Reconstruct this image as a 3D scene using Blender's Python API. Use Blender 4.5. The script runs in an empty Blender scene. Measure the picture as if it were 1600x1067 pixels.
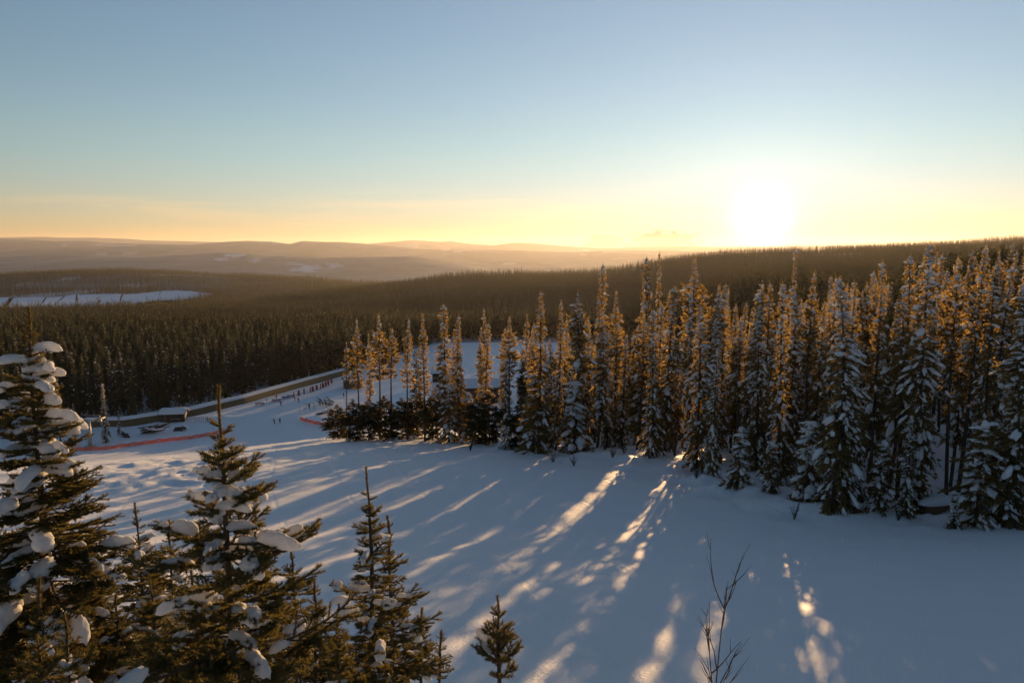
import bpy, bmesh, math, random
import numpy as np
from mathutils import Vector, Matrix, Quaternion

# ------------------------------------------------------------------ camera, sky, sun, exposure
SC = bpy.context.scene
C = SC.collection
F = 1244.0                       # focal length in pixels of a 1600 px wide picture
PITCH = math.atan(148.5 / F)     # camera looks down a little
cam = bpy.data.cameras.new('camera')
cam.sensor_width = 36.0
cam.lens = 36.0 * F / 1600.0
cam.clip_start = 0.05
cam.clip_end = 120000.0
camo = bpy.data.objects.new('camera', cam)
C.objects.link(camo)
camo.location = (0, 0, 0)
camo.rotation_euler = (math.pi / 2 - PITCH, 0, 0)
SC.camera = camo

def ray(px, py):
    u = (px - 800) / F; v = (533.5 - py) / F
    c, s = math.cos(PITCH), math.sin(PITCH)
    return Vector((u, c + v * s, -s + v * c))

SUNV = ray(1190, 345).normalized()
SUN_EL = math.asin(SUNV.z)
SUN_AZ = math.atan2(SUNV.x, SUNV.y)          # clockwise from +Y

world = bpy.data.worlds.new('World'); SC.world = world
world.use_nodes = True
wt = world.node_tree; wt.nodes.clear()
def wn(t, **kw):
    n = wt.nodes.new(t)
    for k, v in kw.items(): setattr(n, k, v)
    return n
def wmath(op, a, b=None):
    n = wn('ShaderNodeMath', operation=op)
    for i, v in enumerate((a, b)):
        if v is None: continue
        if isinstance(v, (int, float)): n.inputs[i].default_value = v
        else: wt.links.new(v, n.inputs[i])
    return n.outputs[0]
sky = wn('ShaderNodeTexSky', sky_type='NISHITA', sun_disc=False)
sky.sun_elevation = SUN_EL
sky.sun_rotation = SUN_AZ
sky.altitude = 900; sky.air_density = 1.0; sky.dust_density = 0.0; sky.ozone_density = 2.4
tc = wn('ShaderNodeTexCoord')
nrm = wn('ShaderNodeVectorMath', operation='NORMALIZE'); wt.links.new(tc.outputs['Generated'], nrm.inputs[0])
dot = wn('ShaderNodeVectorMath', operation='DOT_PRODUCT'); wt.links.new(nrm.outputs[0], dot.inputs[0])
dot.inputs[1].default_value = SUNV
ang = wmath('ARCCOSINE', wmath('MINIMUM', dot.outputs['Value'], 0.9999999))
deg = wmath('MULTIPLY', ang, 180 / math.pi)
def glow(amp, width):
    return wmath('MULTIPLY', wmath('POWER', math.e, wmath('MULTIPLY', deg, -1.0 / width)), amp)
def tint(fac, col):
    n = wn('ShaderNodeVectorMath', operation='SCALE'); n.inputs[0].default_value = col
    wt.links.new(fac, n.inputs['Scale']); return n.outputs[0]
def vadd(a, b):
    n = wn('ShaderNodeVectorMath', operation='ADD'); wt.links.new(a, n.inputs[0]); wt.links.new(b, n.inputs[1]); return n.outputs[0]
# the sun's aureole: air scattering light forward round the sun
aure = vadd(tint(glow(4.5, .58), (1.0, .86, .60)), vadd(tint(glow(.12, 4.0), (1.0, .80, .50)), tint(glow(.15, 20.0), (.97, .97, .95))))
SKY_STRENGTH = 0.15
skys = wn('ShaderNodeVectorMath', operation='SCALE'); wt.links.new(sky.outputs[0], skys.inputs[0]); skys.inputs['Scale'].default_value = SKY_STRENGTH
col = vadd(skys.outputs[0], aure)
# thin cloud streaks low over the horizon (noise in the direction of view, stretched sideways)
sep = wn('ShaderNodeSeparateXYZ'); wt.links.new(nrm.outputs[0], sep.inputs[0])
mp = wn('ShaderNodeMapping'); wt.links.new(nrm.outputs[0], mp.inputs[0]); mp.inputs['Scale'].default_value = (3.2, 3.2, 42.0)
nz = wn('ShaderNodeTexNoise'); wt.links.new(mp.outputs[0], nz.inputs['Vector']); nz.inputs['Scale'].default_value = 1.3; nz.inputs['Detail'].default_value = 7; nz.inputs['Roughness'].default_value = .55
def ramp(v, a, b):
    n = wn('ShaderNodeMapRange', interpolation_type='SMOOTHSTEP'); wt.links.new(v, n.inputs[0]); n.inputs[1].default_value = a; n.inputs[2].default_value = b; return n.outputs[0]
band = wmath('MULTIPLY', ramp(sep.outputs['Z'], -.002, .012), ramp(sep.outputs['Z'], .075, .045))
cl = wmath('MULTIPLY', ramp(nz.outputs[0], .44, .62), band)
mixc = wn('ShaderNodeMixRGB', blend_type='MIX'); wt.links.new(wmath('MULTIPLY', cl, .85), mixc.inputs[0]); wt.links.new(col, mixc.inputs[1])
cc = wn('ShaderNodeVectorMath', operation='MULTIPLY'); wt.links.new(col, cc.inputs[0]); cc.inputs[1].default_value = (1.25, 1.06, .92)
wt.links.new(cc.outputs[0], mixc.inputs[2])
def cloud(last, px, py, wx, wy, gain, seed, thr):
    v = ray(px, py).normalized(); side = Vector((v.y, -v.x, 0)).normalized()
    d1 = wn('ShaderNodeVectorMath', operation='DOT_PRODUCT'); wt.links.new(nrm.outputs[0], d1.inputs[0]); d1.inputs[1].default_value = side
    a = wmath('DIVIDE', d1.outputs['Value'], wx); b = wmath('DIVIDE', wmath('SUBTRACT', sep.outputs['Z'], v.z), wy)
    d2 = wn('ShaderNodeVectorMath', operation='DOT_PRODUCT'); wt.links.new(nrm.outputs[0], d2.inputs[0]); d2.inputs[1].default_value = v
    r2 = wmath('ADD', wmath('MULTIPLY', a, a), wmath('MULTIPLY', b, b))
    m_ = wn('ShaderNodeMapping'); wt.links.new(nrm.outputs[0], m_.inputs[0]); m_.inputs['Scale'].default_value = (95, 95, 300); m_.inputs['Location'].default_value = (seed, seed * 2, 0)
    n_ = wn('ShaderNodeTexNoise'); wt.links.new(m_.outputs[0], n_.inputs['Vector']); n_.inputs['Scale'].default_value = 1.0; n_.inputs['Detail'].default_value = 6
    den = wmath('MULTIPLY', ramp(wmath('SUBTRACT', wmath('ADD', wmath('MULTIPLY', n_.outputs[0], 2.0), 0.0), r2), thr + .25, thr + 1.05), .85)
    den = wmath('MULTIPLY', den, ramp(d2.outputs['Value'], .5, .6))
    g_ = wn('ShaderNodeVectorMath', operation='MULTIPLY'); wt.links.new(last, g_.inputs[0]); g_.inputs[1].default_value = gain
    x_ = wn('ShaderNodeMixRGB'); wt.links.new(den, x_.inputs[0]); wt.links.new(last, x_.inputs[1]); wt.links.new(g_.outputs[0], x_.inputs[2]); return x_.outputs[0]
last = mixc.outputs[0]
last = cloud(last, 1035, 377, .060, .016, (.08, .12, .20), 3.0, -.15)       # the grey cloud left of the sun
last = cloud(last, 945, 378, .034, .011, (.2, .22, .3), 7.0, -.05)
last = cloud(last, 1540, 338, .11, .014, (1.16, 1.0, .82), 11.0, .45)      # pink-lit wisps at the right
last = cloud(last, 620, 293, .028, .008, (1.12, 1.02, .92), 5.0, .5)
vm = wn('ShaderNodeVectorMath', operation='MULTIPLY'); wt.links.new(last, vm.inputs[0]); vm.inputs[1].default_value = (.93, .86, 1.12)     # sky light tinted low down to take out yellow
vx = wn('ShaderNodeMixRGB'); wt.links.new(ramp(sep.outputs['Z'], .13, .02), vx.inputs[0]); wt.links.new(last, vx.inputs[1]); wt.links.new(vm.outputs[0], vx.inputs[2]); last = vx.outputs[0]
bw = wn('ShaderNodeRGBToBW'); wt.links.new(last, bw.inputs[0]); gv = tint(bw.outputs[0], (1.0, 1.0, 1.0))
vy = wn('ShaderNodeMixRGB'); vy.inputs[0].default_value = .17; wt.links.new(last, vy.inputs[1]); wt.links.new(gv, vy.inputs[2]); last = vy.outputs[0]     # whole sky colour mixed part way to grey
bg = wn('ShaderNodeBackground'); wt.links.new(last, bg.inputs[0]); bg.inputs[1].default_value = 1.0
wo = wn('ShaderNodeOutputWorld'); wt.links.new(bg.outputs[0], wo.inputs[0])

sl = bpy.data.lights.new('sun', 'SUN'); sl.energy = 5.0; sl.angle = math.radians(.45); sl.color = (1.0, .60, .26)
so = bpy.data.objects.new('sun', sl); C.objects.link(so)
so.rotation_euler = (-SUNV).to_track_quat('-Z', 'Y').to_euler()
so.location = (60, 200, 60)

SC.view_settings.view_transform = 'Standard'; SC.view_settings.look = 'None'
SC.view_settings.gamma = 1.0; SC.view_settings.use_curve_mapping = False
SC.view_settings.exposure = 0.86
SC.cycles.max_bounces = 5; SC.cycles.diffuse_bounces = 3; SC.cycles.transmission_bounces = 3
SC.cycles.volume_bounces = 0; SC.cycles.transparent_max_bounces = 4
SC.cycles.use_denoising = True
SC.cycles.sample_clamp_indirect = 4.0

random.seed(7)
RNG = np.random.default_rng(11)

# ------------------------------------------------------------------ helpers
def empty(name, loc=(0, 0, 0), rz=0.0):
    o = bpy.data.objects.new(name, None); C.objects.link(o); o.location = loc; o.rotation_euler = (0, 0, rz); o.empty_display_size = .2
    return o
def tag(o, label, cat, group=None):
    o['label'] = label; o['category'] = cat
    if group: o['group'] = group
    return o
def thing(name, label, cat, loc=(0, 0, 0), rz=0.0, group=None):
    return tag(empty(name, loc, rz), label, cat, group)
def link(name, me, parent=None, loc=None):
    o = bpy.data.objects.new(name, me); C.objects.link(o)
    if parent: o.parent = parent
    if loc is not None: o.location = loc
    return o
def mesh(name, V, T, mats, smooth=False, mi=None):
    V = np.asarray(V, np.float32).reshape(-1, 3); T = np.asarray(T, np.int32).reshape(-1, 3)
    me = bpy.data.meshes.new(name)
    me.vertices.add(len(V)); me.vertices.foreach_set('co', V.ravel())
    me.loops.add(T.size); me.loops.foreach_set('vertex_index', T.ravel())
    me.polygons.add(len(T)); me.polygons.foreach_set('loop_start', np.arange(0, T.size, 3, dtype=np.int32))
    me.polygons.foreach_set('loop_total', np.full(len(T), 3, np.int32))
    if smooth: me.polygons.foreach_set('use_smooth', np.ones(len(T), bool))
    if not isinstance(mats, (list, tuple)): mats = [mats]
    for m in mats: me.materials.append(m)
    if mi is not None: me.polygons.foreach_set('material_index', np.asarray(mi, np.int32))
    me.update(calc_edges=True)
    return me

class MB:
    def __init__(s): s.V = []; s.T = []; s.n = 0
    def add(s, V, T):
        V = np.asarray(V, float).reshape(-1, 3); T = np.asarray(T, int).reshape(-1, 3)
        s.V.append(V); s.T.append(T + s.n); s.n += len(V)
    def quads(s, V, Q):
        Q = np.asarray(Q, int); s.add(V, np.concatenate([Q[:, [0, 1, 2]], Q[:, [0, 2, 3]]]))
    def box(s, c, h, rz=0.0, rx=0.0, ry=0.0):
        v = np.array([[x, y, z] for x in (-1, 1) for y in (-1, 1) for z in (-1, 1)], float) * np.array(h)
        R = np.array((Matrix.Rotation(rz, 3, 'Z') @ Matrix.Rotation(ry, 3, 'Y') @ Matrix.Rotation(rx, 3, 'X')))
        v = v @ R.T + np.array(c)
        s.quads(v, [[0, 1, 3, 2], [4, 6, 7, 5], [0, 4, 5, 1], [2, 3, 7, 6], [0, 2, 6, 4], [1, 5, 7, 3]])
    def tube(s, P, R, n=6, cap=True):
        P = np.asarray(P, float); R = np.broadcast_to(np.asarray(R, float), (len(P),))
        d = np.gradient(P, axis=0); d /= np.linalg.norm(d, axis=1)[:, None] + 1e-9
        ref = np.where(np.abs(d[:, 2:3]) > .9, np.array([[1., 0, 0]]), np.array([[0, 0, 1.]]))
        a = np.cross(d, ref); a /= np.linalg.norm(a, axis=1)[:, None] + 1e-9
        b = np.cross(d, a)
        th = np.linspace(0, 2 * np.pi, n, endpoint=False)
        V = P[:, None] + R[:, None, None] * (np.cos(th)[None, :, None] * a[:, None] + np.sin(th)[None, :, None] * b[:, None])
        Q = []
        for i in range(len(P) - 1):
            for j in range(n):
                k = (j + 1) % n; Q.append([i * n + j, i * n + k, (i + 1) * n + k, (i + 1) * n + j])
        V = V.reshape(-1, 3)
        if cap:
            V = np.concatenate([V, P[:1], P[-1:]]); m = len(V)
            T = [[(j + 1) % n, j, m - 2] for j in range(n)] + [[(len(P) - 1) * n + j, (len(P) - 1) * n + (j + 1) % n, m - 1] for j in range(n)]
            Q = np.array(Q); s.add(V, np.concatenate([Q[:, [0, 1, 2]], Q[:, [0, 2, 3]], np.array(T)]))
        else: s.quads(V, Q)
    def blades(s, P, D, L, W, rng, S=None):
        n = len(P); D = D / (np.linalg.norm(D, axis=1)[:, None] + 1e-9)
        if S is None: S = np.cross(D, rng.normal(size=(n, 3)))
        S = S / (np.linalg.norm(S, axis=1)[:, None] + 1e-9) * (W / 2)[:, None]
        V = np.stack([P, P + D * (.45 * L)[:, None] + S, P + D * L[:, None], P + D * (.45 * L)[:, None] - S], 1).reshape(-1, 3)
        i = np.arange(n)[:, None] * 4
        s.add(V, np.concatenate([i + [[0, 1, 2]], i + [[0, 2, 3]]]))
    def needles(s, P, D, L, W, rng):
        n = len(P); D = D / (np.linalg.norm(D, axis=1)[:, None] + 1e-9)
        S = np.cross(D, rng.normal(size=(n, 3))); S = S / (np.linalg.norm(S, axis=1)[:, None] + 1e-9) * (W / 2)[:, None]
        V = np.stack([P - S, P + S, P + D * L[:, None]], 1).reshape(-1, 3)
        s.add(V, np.arange(n)[:, None] * 3 + [[0, 1, 2]])
    def blob(s, tmpl, c, frame, rad, rng, rough=.22, flat=.55):
        V, T = tmpl
        k = rng.normal(size=(3, 3)) * 2.1; ph = rng.uniform(0, 6.28, 3)
        r = 1 + rough * np.sin(V @ k.T + ph).sum(1) / 1.7
        r = r * rng.uniform(.86, 1.14, len(V)) if len(V) < 60 else r
        v = V * r[:, None]; v = np.where(v[:, 2:3] < 0, v * [1, 1, flat], v)
        s.add((v * np.asarray(rad)) @ np.asarray(frame) + np.asarray(c), T)
    def out(s, name, mats, smooth=False):
        if not s.V: return mesh(name, np.zeros((0, 3)), np.zeros((0, 3)), mats)
        return mesh(name, np.concatenate(s.V), np.concatenate(s.T), mats, smooth)
    def arr(s): return np.concatenate(s.V), np.concatenate(s.T)

def ico(sub):
    bm = bmesh.new(); bmesh.ops.create_icosphere(bm, subdivisions=sub, radius=1)
    V = np.array([v.co[:] for v in bm.verts]); T = np.array([[v.index for v in f.verts] for f in bm.faces]); bm.free(); return V, T
ICO1, ICO2, ICO3, ICO4 = ico(1), ico(2), ico(3), ico(4)

def hsh(ix, iy, seed):
    n = (ix.astype(np.int64) * 374761393 + iy.astype(np.int64) * 668265263 + seed * 974711) & 0x7fffffff
    n = ((n ^ (n >> 13)) * 1274126177) & 0x7fffffff
    return ((n ^ (n >> 16)) & 0xffff) / 65535.0
def noise(x, y, seed=0):
    x = np.asarray(x, float); y = np.asarray(y, float)
    ix = np.floor(x); iy = np.floor(y); fx = x - ix; fy = y - iy
    fx = fx * fx * (3 - 2 * fx); fy = fy * fy * (3 - 2 * fy)
    a, b = hsh(ix, iy, seed), hsh(ix + 1, iy, seed); c, d = hsh(ix, iy + 1, seed), hsh(ix + 1, iy + 1, seed)
    return (a + (b - a) * fx) * (1 - fy) + (c + (d - c) * fx) * fy
def fbm(x, y, seed=0, o=4):
    r = 0; a = .5
    for i in range(o): r = r + a * (noise(x, y, seed + i) - .5); x = x * 2.03 + 5.1; y = y * 2.03 + 1.7; a *= .5
    return r
def sstep(t): t = np.clip(t, 0, 1); return t * t * (3 - 2 * t)

# ------------------------------------------------------------------ materials
def mat(name):
    m = bpy.data.materials.new(name); m.use_nodes = True; m.node_tree.nodes.clear(); return m, m.node_tree
def nd(t, k, **kw):
    n = t.nodes.new(k)
    for a, b in kw.items(): setattr(n, a, b)
    return n
def setin(n, **kw):
    for k, v in kw.items(): n.inputs[k.replace('_', ' ')].default_value = v
    return n
def plain(name, rgb, rough=.7, var=.25, scale=6.0, metallic=0.0):
    m, t = mat(name)
    b = nd(t, 'ShaderNodeBsdfPrincipled'); o = nd(t, 'ShaderNodeOutputMaterial'); t.links.new(b.outputs[0], o.inputs[0])
    g = nd(t, 'ShaderNodeTexCoord'); n = nd(t, 'ShaderNodeTexNoise'); setin(n, Scale=scale, Detail=5.0); t.links.new(g.outputs['Object'], n.inputs['Vector'])
    mx = nd(t, 'ShaderNodeMixRGB'); t.links.new(n.outputs[0], mx.inputs[0])
    mx.inputs[1].default_value = (*[c * (1 - var) for c in rgb], 1); mx.inputs[2].default_value = (*[min(1, c * (1 + var)) for c in rgb], 1)
    t.links.new(mx.outputs[0], b.inputs['Base Color']); b.inputs['Roughness'].default_value = rough; b.inputs['Metallic'].default_value = metallic
    return m
def foliage(name, a, b, tcol, tfac=.35, scale=.6):
    """needles: matte green-brown that lets some low sun through"""
    m, t = mat(name)
    o = nd(t, 'ShaderNodeOutputMaterial'); g = nd(t, 'ShaderNodeTexCoord')
    n = nd(t, 'ShaderNodeTexNoise'); setin(n, Scale=scale, Detail=4.0); t.links.new(g.outputs['Object'], n.inputs['Vector'])
    oi = nd(t, 'ShaderNodeObjectInfo'); ad = nd(t, 'ShaderNodeMath', operation='MULTIPLY_ADD'); t.links.new(oi.outputs['Random'], ad.inputs[0]); ad.inputs[1].default_value = .5; ad.inputs[2].default_value = -.25
    su = nd(t, 'ShaderNodeMath', operation='ADD', use_clamp=True); t.links.new(n.outputs[0], su.inputs[0]); t.links.new(ad.outputs[0], su.inputs[1])
    mx = nd(t, 'ShaderNodeMixRGB'); t.links.new(su.outputs[0], mx.inputs[0]); mx.inputs[1].default_value = (*a, 1); mx.inputs[2].default_value = (*b, 1)
    d = nd(t, 'ShaderNodeBsdfPrincipled'); d.inputs['Roughness'].default_value = .55; d.inputs['Specular IOR Level'].default_value = .3; t.links.new(mx.outputs[0], d.inputs['Base Color'])
    tr = nd(t, 'ShaderNodeBsdfTranslucent'); tr.inputs[0].default_value = (*tcol, 1)
    ms = nd(t, 'ShaderNodeMixShader'); ms.inputs[0].default_value = tfac
    t.links.new(d.outputs[0], ms.inputs[1]); t.links.new(tr.outputs[0], ms.inputs[2]); t.links.new(ms.outputs[0], o.inputs[0])
    return m
def snowmat(name, rgb=(.82, .83, .85), trans=.25, bump=.0, bscale=8.0):
    m, t = mat(name)
    o = nd(t, 'ShaderNodeOutputMaterial'); g = nd(t, 'ShaderNodeTexCoord')
    d = nd(t, 'ShaderNodeBsdfDiffuse'); d.inputs[0].default_value = (*rgb, 1)
    tr = nd(t, 'ShaderNodeBsdfTranslucent'); tr.inputs[0].default_value = (*rgb, 1)
    ms = nd(t, 'ShaderNodeMixShader'); ms.inputs[0].default_value = trans
    t.links.new(d.outputs[0], ms.inputs[1]); t.links.new(tr.outputs[0], ms.inputs[2]); t.links.new(ms.outputs[0], o.inputs[0])
    if bump:
        n = nd(t, 'ShaderNodeTexNoise'); setin(n, Scale=bscale, Detail=6.0); t.links.new(g.outputs['Object'], n.inputs['Vector'])
        bp = nd(t, 'ShaderNodeBump'); bp.inputs['Strength'].default_value = bump; bp.inputs['Distance'].default_value = .02
        t.links.new(n.outputs[0], bp.inputs['Height']); t.links.new(bp.outputs[0], d.inputs['Normal'])
    return m

M_FOL = foliage('needles_forest', (.030, .034, .016), (.078, .066, .030), (.50, .32, .09), .48)
M_FOLB = foliage('needles_bush', (.034, .036, .014), (.062, .056, .022), (.30, .19, .05), .16)
M_FOLF = foliage('needles_near', (.020, .027, .009), (.064, .060, .018), (.34, .26, .055), .24, 5.0)
M_FAR = foliage('needles_far', (.019, .029, .014), (.044, .050, .026), (.125, .12, .04), .22, .05)
M_SNOWT = snowmat('snow_on_trees', (.93, .93, .93), .42)
M_SNOWC = snowmat('snow_clumps', (.86, .85, .84), .36, .35, 30.0)
M_BARK = plain('bark', (.060, .042, .028), .9, .4, 9.0)
M_TWIG = plain('twig_bark', (.10, .062, .038), .8, .3, 30.0)

def ground_material():
    m, t = mat('snow_ground')
    o = nd(t, 'ShaderNodeOutputMaterial'); g = nd(t, 'ShaderNodeTexCoord')
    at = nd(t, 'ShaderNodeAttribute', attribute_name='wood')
    n1 = nd(t, 'ShaderNodeTexNoise'); setin(n1, Scale=.02, Detail=9.0, Roughness=.65); t.links.new(g.outputs['Object'], n1.inputs['Vector'])
    n2 = nd(t, 'ShaderNodeTexNoise'); setin(n2, Scale=.5, Detail=6.0); t.links.new(g.outputs['Object'], n2.inputs['Vector'])
    n3 = nd(t, 'ShaderNodeTexNoise'); setin(n3, Scale=7.0, Detail=6.0, Roughness=.6); t.links.new(g.outputs['Object'], n3.inputs['Vector'])
    sn = nd(t, 'ShaderNodeMixRGB'); t.links.new(n2.outputs[0], sn.inputs[0]); sn.inputs[1].default_value = (.84, .85, .87, 1); sn.inputs[2].default_value = (.92, .92, .93, 1)
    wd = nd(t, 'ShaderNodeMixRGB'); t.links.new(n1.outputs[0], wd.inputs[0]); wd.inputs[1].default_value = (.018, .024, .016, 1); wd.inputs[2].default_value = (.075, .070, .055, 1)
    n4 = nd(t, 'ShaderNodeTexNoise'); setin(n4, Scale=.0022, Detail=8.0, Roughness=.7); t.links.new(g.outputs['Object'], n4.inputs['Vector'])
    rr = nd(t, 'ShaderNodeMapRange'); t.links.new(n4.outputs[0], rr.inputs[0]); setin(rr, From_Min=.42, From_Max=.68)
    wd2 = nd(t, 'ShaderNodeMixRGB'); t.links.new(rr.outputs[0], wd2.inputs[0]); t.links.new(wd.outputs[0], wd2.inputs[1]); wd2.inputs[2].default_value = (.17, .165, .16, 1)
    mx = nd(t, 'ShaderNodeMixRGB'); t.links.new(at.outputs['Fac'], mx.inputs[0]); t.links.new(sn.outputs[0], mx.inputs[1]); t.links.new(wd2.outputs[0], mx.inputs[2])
    # groomer's corduroy and fine crust
    mp = nd(t, 'ShaderNodeMapping'); mp.inputs['Rotation'].default_value = (0, 0, math.radians(24)); t.links.new(g.outputs['Object'], mp.inputs[0])
    wv = nd(t, 'ShaderNodeTexWave', wave_type='BANDS', bands_direction='X'); setin(wv, Scale=1.7, Distortion=3.5, Detail=3.0); t.links.new(mp.outputs[0], wv.inputs['Vector'])
    ad = nd(t, 'ShaderNodeMath', operation='MULTIPLY_ADD'); t.links.new(wv.outputs['Fac'], ad.inputs[0]); ad.inputs[1].default_value = .10; t.links.new(n3.outputs[0], ad.inputs[2])
    ad2 = nd(t, 'ShaderNodeMath', operation='MULTIPLY_ADD'); t.links.new(n2.outputs[0], ad2.inputs[0]); ad2.inputs[1].default_value = 2.2; t.links.new(ad.outputs[0], ad2.inputs[2])
    mp2 = nd(t, 'ShaderNodeMapping'); mp2.inputs['Rotation'].default_value = (0, 0, math.radians(-16)); t.links.new(g.outputs['Object'], mp2.inputs[0])
    w2 = nd(t, 'ShaderNodeTexWave', wave_type='BANDS', bands_direction='X'); setin(w2, Scale=.06, Distortion=9.0, Detail=1.0, Detail_Scale=.25); t.links.new(mp2.outputs[0], w2.inputs['Vector'])
    r2 = nd(t, 'ShaderNodeMapRange'); t.links.new(w2.outputs['Fac'], r2.inputs[0]); setin(r2, From_Min=.985, From_Max=1.0, To_Min=0.0, To_Max=-.38)
    n5 = nd(t, 'ShaderNodeTexNoise'); setin(n5, Scale=38.0, Detail=3.0); t.links.new(g.outputs['Object'], n5.inputs['Vector'])
    ad3 = nd(t, 'ShaderNodeMath', operation='ADD'); t.links.new(ad2.outputs[0], ad3.inputs[0]); t.links.new(r2.outputs[0], ad3.inputs[1])
    ad2 = nd(t, 'ShaderNodeMath', operation='MULTIPLY_ADD'); t.links.new(n5.outputs[0], ad2.inputs[0]); ad2.inputs[1].default_value = .35; t.links.new(ad3.outputs[0], ad2.inputs[2])
    bp = nd(t, 'ShaderNodeBump'); bp.inputs['Strength'].default_value = .6; bp.inputs['Distance'].default_value = .09; t.links.new(ad2.outputs[0], bp.inputs['Height'])
    d = nd(t, 'ShaderNodeBsdfPrincipled'); d.inputs['Roughness'].default_value = .6; d.inputs['Specular IOR Level'].default_value = .28
    t.links.new(mx.outputs[0], d.inputs['Base Color']); t.links.new(bp.outputs[0], d.inputs['Normal']); t.links.new(d.outputs[0], o.inputs[0])
    return m
M_GROUND = ground_material()

# ------------------------------------------------------------------ terrain
NY = np.array([-400, -60, 0, 20, 48, 66, 85, 100, 112, 140, 170, 200, 218, 236, 260, 340, 500, 600, 800, 60000.])
NZ = np.array([55, 6, -7.4, -11.6, -17.0, -19.0, -22.0, -24.7, -27.2, -33.5, -40.0, -46.4, -49.9, -51.4, -51.8, -53.5, -58.5, -62, -72, -72.])
EDGE = np.array([(60, 41), (29, 47.5), (21, 52), (14, 66), (4.8, 85), (-8.8, 100), (-25, 112)], float)   # where the forest meets the run
def edge_dist(x, y):
    x = np.asarray(x, float); y = np.asarray(y, float); best = np.full(np.broadcast(x, y).shape, 1e9)
    for (ax, ay), (bx, by) in zip(EDGE[:-1], EDGE[1:]):
        dx, dy = bx - ax, by - ay
        t = np.clip(((x - ax) * dx + (y - ay) * dy) / (dx * dx + dy * dy), 0, 1)
        best = np.minimum(best, np.hypot(x - ax - t * dx, y - ay - t * dy))
    return best
def ly(px, py, y): d = ray(px, py); return d.z / d.y * y
TREE = 15.0
RINGS = []   # (forward distance, [(px, height)])
RINGS.append((700., [(-900, -72), (0, -72), (500, -71), (800, -68), (1000, -57), (1200, -38), (1600, -18), (2600, 0)]))
RINGS.append((1150., [(p, ly(p, q, 1150.) - TREE) for p, q in [(-900, 486), (0, 486), (200, 484), (330, 478), (420, 470), (545, 458), (700, 446), (850, 438), (1000, 428), (1200, 412), (1400, 397), (1600, 388), (2600, 370)]]))
RINGS.append((1800., [(p, ly(p, q, 1800.) - TREE) for p, q in [(-900, 478), (0, 481), (200, 478), (330, 466), (420, 461), (545, 445), (620, 438), (700, 430), (800, 424), (920, 420), (1000, 409), (1060, 400), (1130, 392), (1200, 386), (1300, 383), (1400, 379), (1500, 376), (1600, 372), (2600, 350)]]))
RINGS.append((2120., [(-900, -132), (330, -132), (480, -125), (700, -120), (1600, -100), (2600, -100)]))
RINGS.append((2900., [(p, ly(p, q, 2900.) - TREE) for p, q in [(-900, 440), (-200, 436), (0, 428), (60, 424), (120, 421), (200, 421), (300, 424), (400, 431), (480, 434), (545, 440), (700, 448), (1600, 450), (2600, 450)]]))
RINGS.append((5000., [(-900, -230), (2600, -230)]))
RINGS.append((8000., [(p, ly(p, q, 8000.)) for p, q in [(-900, 400), (0, 404), (100, 399), (250, 402), (330, 396), (380, 395), (420, 398), (520, 401), (640, 401), (700, 408), (760, 415), (850, 419), (1600, 420), (2600, 420)]]))
RINGS.append((11000., [(-900, -330), (2600, -330)]))
RINGS.append((15000., [(p, ly(p, q, 15000.)) for p, q in [(-900, 380), (0, 374), (50, 375), (100, 377), (135, 376), (180, 380), (250, 382), (300, 382), (330, 380), (390, 376), (430, 377), (455, 381), (474, 376), (482, 376), (530, 378), (580, 383), (640, 387), (700, 390), (900, 394), (1600, 394), (2600, 390)]]))
RINGS.append((19000., [(-900, -380), (2600, -380)]))
RINGS.append((24000., [(p, ly(p, q, 24000.)) for p, q in [(-900, 372), (0, 371), (70, 372), (150, 373), (240, 376), (330, 379), (540, 384), (590, 380), (640, 376), (660, 377), (690, 379), (705, 377), (740, 381), (775, 383), (800, 379), (830, 380), (870, 384), (930, 388), (1100, 386), (1300, 384), (1600, 384), (2600, 380)]]))
RINGS.append((30000., [(-900, -500), (2600, -500)]))
def near_h(x, y):
    w = 1.0 + .05 * np.abs(y); w = np.minimum(w, 8)
    z = sum(np.interp(y + k * w, NY, NZ) for k in (-1, -.5, 0, .5, 1)) / 5
    sh = sstep((x - 17 - .1 * np.maximum(y, 0)) / 75) * sstep((y - 20) / 60)
    dip = sstep((-x - 22) / 48) * np.interp(y, [66, 90, 112, 140, 170, 200, 214, 236], [0, 3.4, 7.6, 9.0, 8.5, 5.6, 3.2, 0])
    return z + 24 * sh - dip
def far_h(x, y):
    u = np.clip(x / np.maximum(y, 1) * F + 800, -900, 2600)
    lev = [np.interp(u, [p for p, _ in l], [z for _, z in l]) for _, l in RINGS]
    ys = [r for r, _ in RINGS]; z = lev[0].copy()
    for i in range(len(ys) - 1):
        t = (y - ys[i]) / (ys[i + 1] - ys[i]); c = sstep(t)
        z = np.where((t >= 0) & (t <= 1), lev[i] + (lev[i + 1] - lev[i]) * c, z)
    z = np.where(y > ys[-1], lev[-1], z)
    return z
def LAKE(x, y):   # 1 on the snow-covered lake
    u = x / np.maximum(y, 1) * F + 800
    lo = np.interp(u, [-900, -100, 0, 50, 80, 100, 150, 200, 240, 290, 335], [1700, 1690, 1690, 1700, 1640, 1640, 1650, 1760, 1920, 1970, 2130])
    hi = np.interp(u, [-900, -100, 0, 90, 110, 210, 235, 265, 300, 335], [2000, 2000, 2010, 2040, 2150, 2180, 2260, 2380, 2350, 2140])
    return (y > lo) & (y < hi) & (u < 334)
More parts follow.
